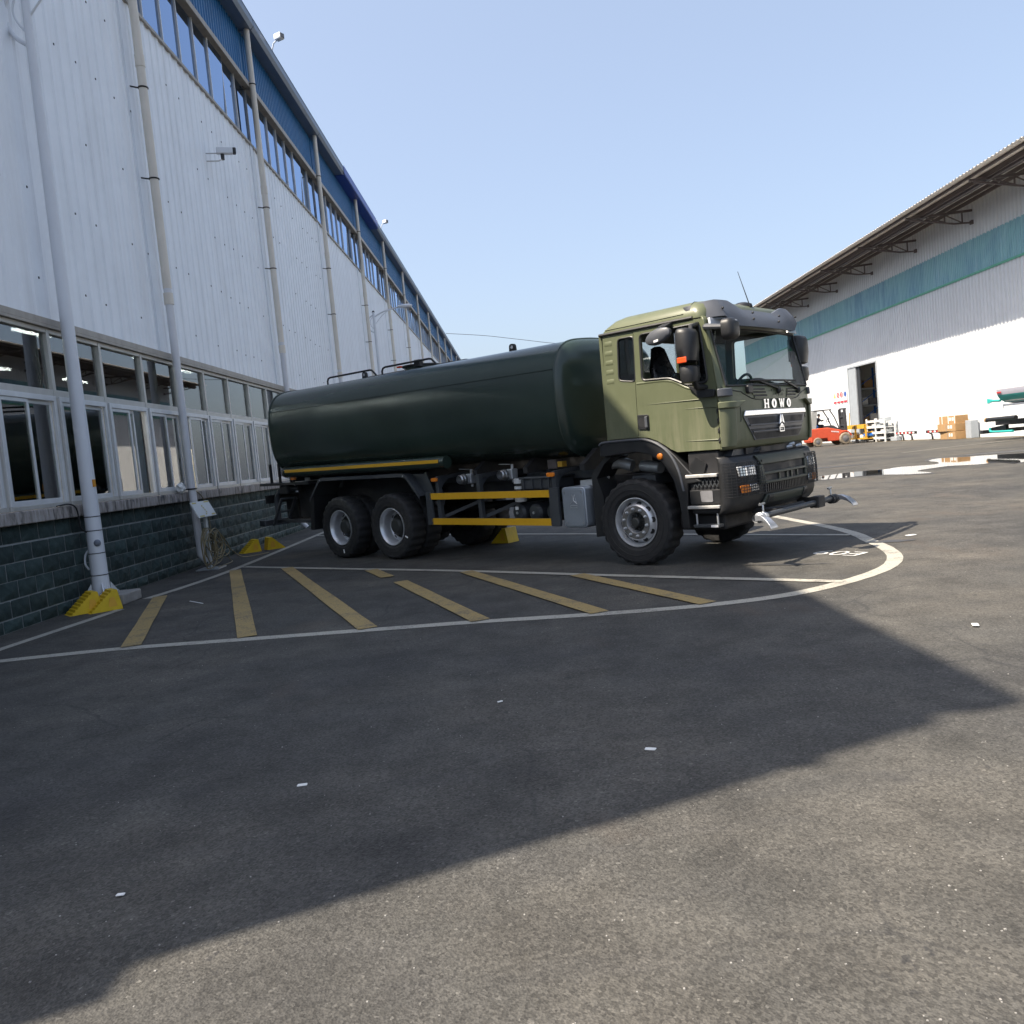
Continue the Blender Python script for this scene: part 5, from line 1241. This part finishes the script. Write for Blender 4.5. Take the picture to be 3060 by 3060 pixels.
# ------------------------------------------------------------------ right hall
RX = 25.79
hall = thing('warehouse_hall', 'large white ribbed warehouse with teal light band and deep brown eaves', 'building', (RX, 0, 0))
RY0, RY1 = 12.0, 93.2; DY0, DY1, DZ = 60.2, 65.2, 5.6
def rcorr(y0, y1, z0, z1, mt, nm, pitch=.34, depth=.055, x=0.0):
    return corr(y0, y1, z0, z1, pitch, -depth, x).build(nm, mt, hall, 30)
for a in [RY0+6.46*k for k in range(13)]:
    b = min(a+6.46, RY1)
    if a >= RY1: break
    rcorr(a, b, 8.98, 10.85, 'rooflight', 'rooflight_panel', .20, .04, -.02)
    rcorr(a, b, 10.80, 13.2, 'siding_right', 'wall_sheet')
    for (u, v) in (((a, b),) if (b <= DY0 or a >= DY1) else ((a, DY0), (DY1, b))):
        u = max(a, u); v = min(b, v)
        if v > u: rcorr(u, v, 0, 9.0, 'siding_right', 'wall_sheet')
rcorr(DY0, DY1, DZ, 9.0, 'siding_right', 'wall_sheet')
MB().box(-.085, -.035, RY0, RY1, 8.90, 9.02).build('band_trim', 'green_strip', hall, 0)
MB().box(0.02, .2, RY0, DY0, 0, 13.2).box(.02, .2, DY1, RY1, 0, 13.2).box(.02, .2, DY0, DY1, DZ, 13.2).build('wall_core', 'interior_wall', hall, 0)
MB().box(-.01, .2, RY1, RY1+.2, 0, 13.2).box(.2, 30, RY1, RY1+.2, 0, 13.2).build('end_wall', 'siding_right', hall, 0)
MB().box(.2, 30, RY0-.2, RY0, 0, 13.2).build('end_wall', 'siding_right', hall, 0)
MB().box(-.02, .0, RY0, DY0-.05, 0, .18).box(-.02, .0, DY1+.05, RY1, 0, .18).xf(lambda x, y, z: (x-.04, y, z)).build('base_flashing', 'rack_white', hall, 0)
# door opening: frame, sliding leaf, dark interior
MB().box(-.06, .25, DY0-.12, DY0, 0, DZ+.12).box(-.06, .25, DY1, DY1+.12, 0, DZ+.12).box(-.06, .25, DY0, DY1, DZ, DZ+.12).build('door_frame', 'door_grey', hall, 0)
MB().box(-.02, .06, DY1-1.35, DY1, .02, DZ).build('sliding_door', 'door_grey', hall, 0)
MB().box(.07, .14, DY1-1.9, DY1-1.34, .02, DZ).build('sliding_door', 'door_frame_black', hall, 0)
MB().box(.2, 9, DY0-3, DY1+3, .01, .03).build('interior_floor', 'concrete', hall, 0)
MB().box(9, 9.2, DY0-3, DY1+3, 0, 7).box(.2, 9, DY0-3.2, DY0-3, 0, 7).box(.2, 9, DY1+3, DY1+3.2, 0, 7).box(.2, 9.2, DY0-3.2, DY1+3.2, 7, 7.1).build('interior_wall', 'rack_white', hall, 0)
# eaves: roof sheet, purlins, brackets
def rz(x): return 12.42+.085*(x+4.1)
rs = MB(); ys = []; y = RY0-1
while y < RY1+1: ys += [(y, 0), (y+.15, 0), (y+.19, .04), (y+.26, .04)]; y += .30
k_ = len(ys)
rs.add([(-4.1, q, rz(-4.1)+o) for q, o in ys]+[(-2.75, q, rz(-2.75)+o) for q, o in ys], [[i, i+1, k_+i+1, k_+i] for i in range(k_-1)])
rs.build('roof_sheet', 'roof_sheet', hall, 0)
rs = MB().add([(-2.9, q, rz(-2.9)+.06+o) for q, o in ys]+[(3, q, rz(3)+.06+o) for q, o in ys], [[i, i+1, k_+i+1, k_+i] for i in range(k_-1)])
rs.build('roof_sheet', 'roof_sheet', hall, 0)
MB().prism([(3, rz(3)+.1), (30, rz(3)+2.0), (30, rz(3)+2.1), (3, rz(3)+.15)], 'xz', RY0-1, RY1+1).build('roof_slope', 'roof_blue', hall, 0)
for x, h in ((-3.55, .10), (-2.8, .22), (-2.05, .16), (-1.3, .16), (-.6, .16)):
    MB().box(x-.04, x+.04, RY0-1, RY1+1, rz(x)-h-.01, rz(x)-.012).box(x-.04, x+.06, RY0-1, RY1+1, rz(x)-h-.03, rz(x)-h-.012).build('purlin', 'brown_steel', hall, 0)
y = 46.86-6.46*5
while y < RY1:
    t = MB().beam((0, y, 12.35), (-3.6, y, 12.22), .10, .12).beam((0, y, 11.70), (-1.0, y, 11.72), .08, .08).beam((-1.0, y, 11.72), (-3.4, y, 12.15), .08, .08).beam((-.55, y, 11.72), (-.55, y, 12.3), .06, .06).beam((-1.5, y, 11.85), (-1.5, y, 12.3), .06, .06).box(-.1, .02, y-.12, y+.12, 11.6, 11.82)
    t.beam((-.6, y, 11.76), (-1.5, y, 12.24), .05, .05).beam((-1.5, y, 11.86), (-2.6, y, 12.2), .05, .05)
    t.build('eave_bracket', 'brown_steel', hall, 0)
    y += 6.46
MB().box(-2.72, -2.60, RY0-1, RY1+1, rz(-2.7)-.36, rz(-2.7)-.20).build('eave_beam', 'brown_steel', hall, 0)

# safety signs beside the door
for k, (ci, lab) in enumerate((('sign_yellow', 'yellow warning triangle'), ('sign_red', 'red prohibition ring, second of the row'), ('sign_red', 'red prohibition ring, third of the row'), ('sign_blue', 'blue disc, nearest the door'))):
    y = 68.1-k*.72; s = thing('safety_sign', 'white wall sign with '+lab, 'sign', (RX-.05, y, 3.1), 0, 'safety signs by the door')
    MB().box(-.02, 0, -.30, .30, 0, 1.0).build('plate', 'white_gloss', s, 0)
    if k == 0: MB().prism([(-.2, .45), (.2, .45), (0, .85)], 'yz', -.03, -.022).build('symbol', ci, s, 0)
    elif k == 3: MB().cyl((-.022, 0, .65), (-.03, 0, .65), .22, 18).build('symbol', ci, s, 0)
    else: MB().tube([(-.03, .19*math.cos(t), .65+.19*math.sin(t)) for t in [i*math.pi/8 for i in range(16)]], .03, 5, True).beam((-.03, -.13, .78), (-.03, .13, .52), .02, .05).build('symbol', ci, s, 0)
    MB().box(-.028, -.021, -.28, .28, .02, .16).build('strip', 'sign_red', s, 0)

# blue pallet racking inside the door
rk_ = thing('pallet_rack', 'tall blue pallet rack with goods inside the warehouse door', 'rack', (RX+.75, 65.55, .03))
for x in (0, 1.7):
    for y in (0, 1.1): MB().box(x-.06, x+.06, y-.06, y+.06, 0, 5.6).build('upright', 'rack_blue', rk_, 0)
br = MB()
for z in (.2, 1.5, 2.8, 4.1): br.beam((0, -.03, z), (1.7, -.03, z+1.1), .05, .05)
br.build('brace', 'rack_blue', rk_, 0)
for z in (1.3, 2.6, 3.9): MB().box(.06, 1.64, -.05, 1.15, z, z+.12).build('shelf', 'door_grey', rk_, 0)
for k, (y, z, h) in enumerate(((1.2, .03, .5), (.45, .03, .7), (1.2, 1.45, .6), (.45, 1.45, .4), (1.2, 2.75, .5), (.45, 2.75, .6), (.9, 4.05, .6))):
    tag(MB().box(RX+.75+y-.33, RX+.75+y+.33, 65.6, 66.5, z+.003 if z < 1 else z+.005, z+h).build('goods_box', ('cardboard', 'grey_goods', 'rack_white')[k % 3], None, 0, .02), ['brown', 'dark grey', 'white'][k % 3]+' goods box '+['on the floor at the right of the rack', 'on the floor at the left of the rack', 'on the lowest rack shelf, right', 'on the lowest rack shelf, left', 'on the middle rack shelf, right', 'on the middle rack shelf, left', 'on the top rack shelf'][k], 'box', 'goods on the rack')

# forklift (faces +x) and driver
fk = thing('forklift', 'red forklift truck with dark cage and raised grey pillar by the warehouse', 'forklift', (21.35, 60.5, 0), R(4)); fk.scale = (1.1, 1.1, 1.1)
body = [(-.62, .30), (-.62, .95), (-.5, 1.18), (.55, 1.18), (1.35, .98), (1.75, .80), (1.78, .40), (1.2, .28), (.55, .28), (.45, .5), (-.35, .5), (-.45, .30)]
MB().prism(body, 'xz', -.58, .58).build('body', 'red_paint', fk, 0, .05)
MB().prism([(.35, 1.19), (1.32, .99), (1.62, .84), (1.62, 1.05), (1.2, 1.12), (.95, 1.30), (.35, 1.32)], 'xz', -.5, .5).build('footwell', 'fork_grey', fk, 0)
MB().prism(round_poly([(-.66, .35), (-.3, .55), (-.3, 1.16), (-.66, 1.1)], .1), 'xz', -.54, .54).build('counterweight', 'red_paint', fk, 0, .05)
for yv in (-.5, .5):
    MB().beam((-.38, yv, 1.15), (-.25, yv, 2.28), .10, .32).build('rear_pillar', 'fork_pillar', fk, 0)
    MB().tube([(1.35, yv, 1.0), (1.05, yv, 1.8), (.75, yv, 2.32)], .04, 8).build('front_pillar', 'fork_grey', fk)
    MB().beam((1.85, yv*.7, .15), (1.80, yv*.7, 2.28), .12, .16).build('mast', 'fork_grey', fk, 0)
    wm = MB().lathe([(.12, -.13), (.33, -.13), (.385, -.08), (.385, .08), (.33, .13), (.22, .13), (.18, .08), (0, .09)], (1.62, yv*1.15, .385), (0, math.copysign(1, yv), 0), 28).build('wheel', 'dusty_rubber', fk)
    MB().lathe([(.21, .135), (.2, .14), (.05, .15), (0, .15)], (1.62, yv*1.15, .385), (0, math.copysign(1, yv), 0), 16).build('rim', 'grey_goods', wm)
    wm = MB().lathe([(.1, -.1), (.26, -.1), (.30, -.06), (.30, .06), (.26, .1), (.15, .1), (0, .08)], (-.18, yv*1.05, .30), (0, math.copysign(1, yv), 0), 24).build('wheel', 'dusty_rubber', fk)
    MB().lathe([(.15, .101), (.13, .11), (0, .11)], (-.18, yv*1.05, .30), (0, math.copysign(1, yv), 0), 14).build('rim', 'grey_goods', wm)
    MB().tube([(1.62+.47*math.cos(t), yv*1.12, .40+.47*math.sin(t)) for t in [i*math.pi/10 for i in range(1, 9)]], .05, 6).build('mudguard', 'red_paint', fk)
    MB().beam((1.95, yv*.5, .12), (2.9, yv*.5, .10), .12, .05).build('fork', 'fork_grey', fk, 0)
for z in (.5, 1.2, 1.75, 2.25): MB().box(1.78, 1.92, -.38, .38, z, z+.1).build('mast_cross', 'fork_grey', fk, 0)
MB().box(1.84, 1.9, -.3, -.05, .4, 2.1).box(1.84, 1.9, .05, .3, .4, 2.1).build('lift_cylinder', 'fork_grey', fk, 0)
g_ = MB()
for k in range(7): g_.box(-.28+k*.155, -.22+k*.155, -.52, .52, 2.30, 2.34)
g_.box(-.3, .85, -.56, -.48, 2.28, 2.35).box(-.3, .85, .48, .56, 2.28, 2.35).build('overhead_guard', 'fork_grey', fk, 0)
MB().box(-.42, -.38, -.45, .45, 1.3, 2.2).build('rear_screen', 'lens_clear', fk, 0)
MB().box(-.1, .35, -.25, .25, 1.19, 1.32).box(-.18, -.05, -.25, .25, 1.25, 1.75).build('seat', 'seat_black', fk, 0, .04)
MB().cyl((1.05, 0, 1.25), (.85, 0, 1.62), .03, 8).tube([(.82+.06*math.sin(t), .17*math.cos(t), 1.65+.13*math.sin(t)) for t in [i*math.pi/8 for i in range(16)]], .018, 6, True).build('steering_wheel', 'fork_grey', fk)
lt = MB()
for k in range(7): lt.box(.75+k*.075, .80+k*.075, -.592, -.585, .88-.012*k, .96-.012*k)
lt.build('side_lettering', 'white_tag', fk, 0)
# driver: one continuous skinned body
def person(loc, rotz, label):
    t = thing('person', label, 'person', loc, rotz)
    J = {'pel': (0, 0, .10), 'waist': (.06, 0, .28), 'chest': (.16, 0, .48), 'neck': (.20, 0, .62), 'shl': (.15, .17, .55), 'shr': (.15, -.17, .55), 'ell': (.32, .24, .36), 'elr': (.32, -.24, .36), 'hal': (.52, .14, .44), 'har': (.50, -.14, .42),
         'hil': (.04, .09, .06), 'hir': (.04, -.09, .06), 'knl': (.46, .13, .08), 'knr': (.46, -.13, .08), 'anl': (.56, .13, -.30), 'anr': (.56, -.13, -.30), 'tol': (.70, .13, -.34), 'tor': (.70, -.13, -.34)}
    rad = {'pel': .13, 'waist': .125, 'chest': .15, 'neck': .055, 'shl': .07, 'shr': .07, 'ell': .05, 'elr': .05, 'hal': .035, 'har': .035, 'hil': .09, 'hir': .09, 'knl': .065, 'knr': .065, 'anl': .045, 'anr': .045, 'tol': .035, 'tor': .035}
    E_ = [('pel', 'waist'), ('waist', 'chest'), ('chest', 'neck'), ('chest', 'shl'), ('chest', 'shr'), ('shl', 'ell'), ('shr', 'elr'), ('ell', 'hal'), ('elr', 'har'), ('pel', 'hil'), ('pel', 'hir'), ('hil', 'knl'), ('hir', 'knr'), ('knl', 'anl'), ('knr', 'anr'), ('anl', 'tol'), ('anr', 'tor')]
    ks = list(J); me = bpy.data.meshes.new('body'); me.from_pydata([J[k] for k in ks], [(ks.index(a), ks.index(b)) for a, b in E_], [])
    o = bpy.data.objects.new('body', me); COL.objects.link(o); o.parent = t; me.materials.append(MATS['navy_cloth'])
    sm = o.modifiers.new('skin', 'SKIN'); sm.use_smooth_shade = True
    for k, v in zip(ks, me.skin_vertices[0].data): v.radius = (rad[k], rad[k]); v.use_root = k == 'pel'
    ss = o.modifiers.new('sub', 'SUBSURF'); ss.levels = 1; ss.render_levels = 2
    hd = MB().ellipsoid((.25, 0, .78), (.095, .078, .118), 16, 12).ellipsoid((.345, 0, .775), (.022, .014, .02), 8, 6).ellipsoid((.25, .08, .775), (.02, .012, .03), 8, 6).ellipsoid((.25, -.08, .775), (.02, .012, .03), 8, 6).cyl((.21, 0, .60), (.24, 0, .70), .05, 12)
    h = hd.build('head', 'skin', t, 60)
    MB().ellipsoid((.232, 0, .815), (.105, .086, .105), 16, 10).build('hair', 'navy_cloth', h, 60)
    for s in (-1, 1):
        MB().ellipsoid((.333, s*.03, .795), (.012, .014, .008), 8, 6).build('eye', 'chassis_black', h)
        hnd = MB().ellipsoid((.55, s*.13, .45), (.05, .03, .02), 10, 6)
        for q in range(4): hnd.tube([(.58, s*(.105+.016*q), .452), (.605, s*(.105+.016*q), .44), (.60, s*(.105+.016*q), .415)], .009, 6)
        hnd.tube([(.54, s*.10, .45), (.565, s*.085, .43)], .010, 6)
        hnd.build('hand', 'skin', t, 60)
    return t
pr = person((21.38, 60.5, 1.43), R(4), 'driver in dark clothes sitting in the red forklift')
rg = MB().ellipsoid((0, 0, 0), (.17, .10, .12), 12, 8); rg.v = [(a*(1+rnd.uniform(-.15, .15)), b, c*(1+rnd.uniform(-.15, .15))) for a, b, c in rg.v]
o = rg.build('blue_bag', 'blue_cloth'); o.location = (21.18, 60.0, 1.42); tag(o, 'bright blue cloth bundle beside the forklift seat', 'bag')

# yellow workshop trolley
ct = thing('workshop_trolley', 'yellow steel trolley with loose goods in front of the warehouse door', 'trolley', (24.7, 61.0, 0))
MB().box(-.4, .4, -1.9, 1.9, .25, .31).build('deck', 'cart_yellow', ct, 0)
for y in (-1.8, 0, 1.8):
    MB().box(-.4, -.3, y-.06, y+.06, .31, 1.25).build('post', 'cart_yellow', ct, 0)
MB().box(-.4, -.32, -1.9, 1.9, 1.0, 1.3).build('top_board', 'cart_yellow', ct, 0)
MB().box(.3, .4, -1.9, 1.9, 1.1, 1.22).build('back_rail', 'cart_yellow', ct, 0)
for y in (-1.6, -.2, 1.6):
    for x in (-.3, .3): MB().cyl((x-.03, y, .12), (x+.03, y, .12), .12, 14).box(x-.02, x+.02, y-.05, y+.05, .12, .26).build('castor', 'fork_grey', ct, 0)
MB().beam((-.36, 1.0, 1.2), (-.3, 1.05, 2.2), .05, .05).build('handle', 'cart_yellow', ct, 0)
for (y, w, z0, z1, mt, nm, lab) in ((1.2, .5, .31, .75, 'grey_goods', 'sack', 'dark sack at the left end of the yellow trolley'), (.55, .4, .31, .6, 'cardboard', 'sack', 'brown sack in the middle of the yellow trolley'), (-.5, .45, .31, .55, 'rack_white', 'parcel', 'white parcel on the yellow trolley'), (-1.35, .85, .42, .62, 'rack_blue', 'crate', 'blue crate at the right end of the yellow trolley'), (-1.3, .8, .66, .74, 'cart_yellow', 'crate', 'yellow lid-like crate above the blue crate on the trolley')):
    b = MB().box(24.5, 25.0, 61+y-w/2, 61+y+w/2, z0+.003, z1); tag(b.build(nm, mt, None, 0, .05), lab, nm, 'goods on the trolley')
# white parts rack
wr = thing('parts_rack', 'white open parts rack with bins against the sunlit wall', 'rack', (25.2, 58.75, 0))
for y in (-1.45, 0, 1.45):
    for x in (-.35, .35): MB().box(x-.04, x+.04, y-.05, y+.05, 0, 1.62).build('post', 'rack_white', wr, 0)
for z in (.18, .55, .95, 1.35):
    MB().box(-.36, .36, -1.4, 1.4, z, z+.05).box(-.38, -.36, -1.4, 1.4, z, z+.16).build('shelf', 'rack_white', wr, 0)
for k, (y, z, mt) in enumerate(((-.9, .60, 'rack_white'), (-.35, 1.0, 'door_grey'), (.7, .60, 'fork_grey'), (.5, 1.0, 'rack_white'), (-.9, 1.40, 'door_grey'), (1.0, 1.0, 'fork_grey'), (-.5, .23, 'fork_grey'), (.9, .23, 'rack_white'))):
    MB().box(-.3, .3, y-.24, y+.24, z, z+.24).build('bin', mt, wr, 0, .02)
for x in (-.35, .35):
    for y in (-1.45, 1.45): MB().box(x-.09, x+.09, y-.09, y+.09, 0, .015).build('foot', 'rack_white', wr, 0)
tag(MB().box(25.1, 25.5, 56.2, 57.1, 0, .28).build('grey_crate', 'door_grey', None, 0, .03), 'low grey box on the ground between the white rack and the striped bars', 'box')
# striped guard bars standing by the wall
def striped(y0, y1, label):
    t = thing('striped_bumper_bar', label, 'bumper bar', (25.25, (y0+y1)/2, 0), 0, 'striped bumper bars by the wall'); w = y1-y0
    MB().box(-.06, .06, -w/2, w/2, .40, .58).build('bar', 'plastic_black', t, 0, .01)
    k = 0; y = -w/2+.12
    while y < w/2-.2:
        MB().box(-.068, -.061, y, y+.22, .44, .54).build('stripe', 'red_tape' if k % 2 else 'white_tag', t, 0); y += .26; k += 1
    for y in (-w*.28, -w*.28+1.2 if w > 2 else w*.3):
        MB().tube(catmull([(0, y+.35, .42), (0, y+.12, .36), (0, y, .2), (0, y-.02, .02)], 5), .06, 8).box(-.1, .1, y-.12, y+.10, 0, .03).build('leg', 'plastic_black', t)
striped(53.7, 56.4, 'black bumper bar with red and white stripes, next to the grey box')
striped(49.9, 52.3, 'black bumper bar with red and white stripes, next to the cardboard boxes')
# cardboard boxes
for k, (z, y0, y1, x0, x1) in enumerate(((0, 47.85, 49.75, 24.75, 25.6), (.46, 47.9, 49.8, 24.7, 25.6), (.90, 48.0, 49.6, 24.75, 25.5))):
    t = thing('cardboard_box', 'brown cardboard box at the '+('bottom of the stack by the wall', 'middle of the stack by the wall', 'top of the stack, bound with white straps')[k], 'box', ((x0+x1)/2, (y0+y1)/2, z), R((-3, 2, 5)[k]), 'stacked cardboard boxes')
    w, d, h = (y1-y0)/2, (x1-x0)/2, .44
    MB().box(-d, d, -w, w, .002, h).build('carton', 'cardboard', t, 0, .015)
    for yy_ in (-.35, -.62)[:2]: MB().box(-d-.006, -d-.001, yy_, yy_+.18, .16, .34).build('label', 'tape_white', t, 0)
    if k == 2:
        for yy_ in (-.7, -.1, .5): MB().box(-d-.006, d+.006, yy_-.03, yy_+.03, -.0, h+.006).build('strap', 'tape_white', t, 0)
    else: MB().box(-d-.004, -d-.001, -.02, .02, 0.01, h).build('seam', 'grey_goods', t, 0)
tag(MB().box(25.2, 25.65, 47.15, 47.7, 0, 1.0).build('grey_cabinet', 'door_grey', None, 0, .02), 'grey metal cabinet standing just right of the cardboard stack', 'cabinet')

# white and teal tanker at the right edge (rear end in view)
gt = thing('white_tanker', 'white and teal tanker truck parked along the warehouse at the right edge', 'truck', (23.6, 39.7, 0))
def gring(y, k):
    out = []
    for i in range(32):
        t = 2*math.pi*i/32; c, s = math.cos(t), math.sin(t)
        out.append((1.15*k*math.copysign(abs(c)**.75, c), y, 2.45+.80*k*math.copysign(abs(s)**.75, s)))
    return out
MB().loft([gring(-6.5, .8), gring(-6.3, 1)]+[gring(-6.3+.6*i, 1) for i in range(1, 11)]+[gring(-.05, .97), gring(.05, .88), gring(.1, .6), gring(.11, .1)]).build('tank', 'white_gloss', gt, 60)
def lowb(z0, z1, mt, nm, off):
    b = MB(); vs = []
    rows = []
    for i in range(4):
        z = z0+(z1-z0)*i/3; q = max(-1, min(1, (z-2.45)/.80)); s_ = abs(q)**(1/.75); c_ = math.sqrt(max(0, 1-s_*s_)); rows.append((-(1.15*c_**.75)-off, z))
    vs = [(x, y, z) for x, z in rows for y in (-6.2, -.1)]
    b.add(vs, [[i*2, i*2+1, i*2+3, i*2+2] for i in range(3)]); return b.build(nm, mt, gt, 40)
lowb(2.12, 2.38, 'grey_band', 'grey_band', .008); lowb(1.75, 2.12, 'teal', 'teal_band', .008)
MB().box(-1.175, -1.165, -.5, -.15, 2.20, 2.27).build('marker', 'red_tape', gt, 0)
MB().tube([(-1.0, -.1, 1.86), (-1.0, .45, 1.88), (-1.0, .6, 1.90)], .06, 10).loft([[(-1.0-w, y, 1.89-h), (-1.0+w, y, 1.89-h), (-1.0+w, y, 1.89+h), (-1.0-w, y, 1.89+h)] for y, w, h in ((.5, .05, .05), (.7, .05, .08), (.9, .05, .12))]).build('spray_nozzle', 'teal', gt)
MB().cyl((-.95, -1.2, 1.03), (-.95, 1.15, 1.0), .10, 12).build('hose_tube', 'plastic_black', gt)
MB().cyl((-.95, 1.15, 1.0), (-.95, 1.25, 1.0), .11, 12).build('tube_cap', 'cardboard', gt)
MB().box(-1.1, 1.1, 1.35, 1.6, .34, .52).build('rear_bumper', 'plastic_black', gt, 0, .02)
MB().box(-.4, .4, -8.5, 1.45, .7, .95).build('frame', 'plastic_black', gt, 0)
MB().prism([(-.0, .5), (1.3, .42), (1.3, .60), (-.0, .72)], 'yz', -.75, -.6).build('bumper_stay', 'plastic_black', gt, 0)
MB().tube(catmull([(-1.0, .85, .62), (-1.0, .85, .48), (-1.0, .6, .42), (-1.0, -1.0, .42)], 5), .055, 10).build('spray_pipe', 'teal', gt)
MB().box(-.8, .8, -6.2, .05, 1.3, 1.68).build('tank_saddle', 'white_gloss', gt, 0)
for y in (-3.2, -4.55, -7.3):
    for s in (-1, 1): 
        o = place('wheel', tyre_me, gt, loc=(s*.95, y, .5375)); o.rotation_euler = (0, 0, R(90)*(1 if s > 0 else -1))
        place('rim', rimr_me, o)
MB().prism(round_poly([(-8.9, .7), (-6.75, .7), (-6.75, 2.9), (-8.5, 2.95), (-8.9, 1.9)], .15), 'yz', -1.15, 1.15).build('cab', 'white_gloss', gt, 0, .08)
for s in (-1, 1): MB().prism(round_poly([(-8.55, 1.9), (-7.4, 1.9), (-7.4, 2.6), (-8.3, 2.6)], .08), 'yz', s*1.152, s*1.16).build('window', 'door_frame_black', gt, 0)
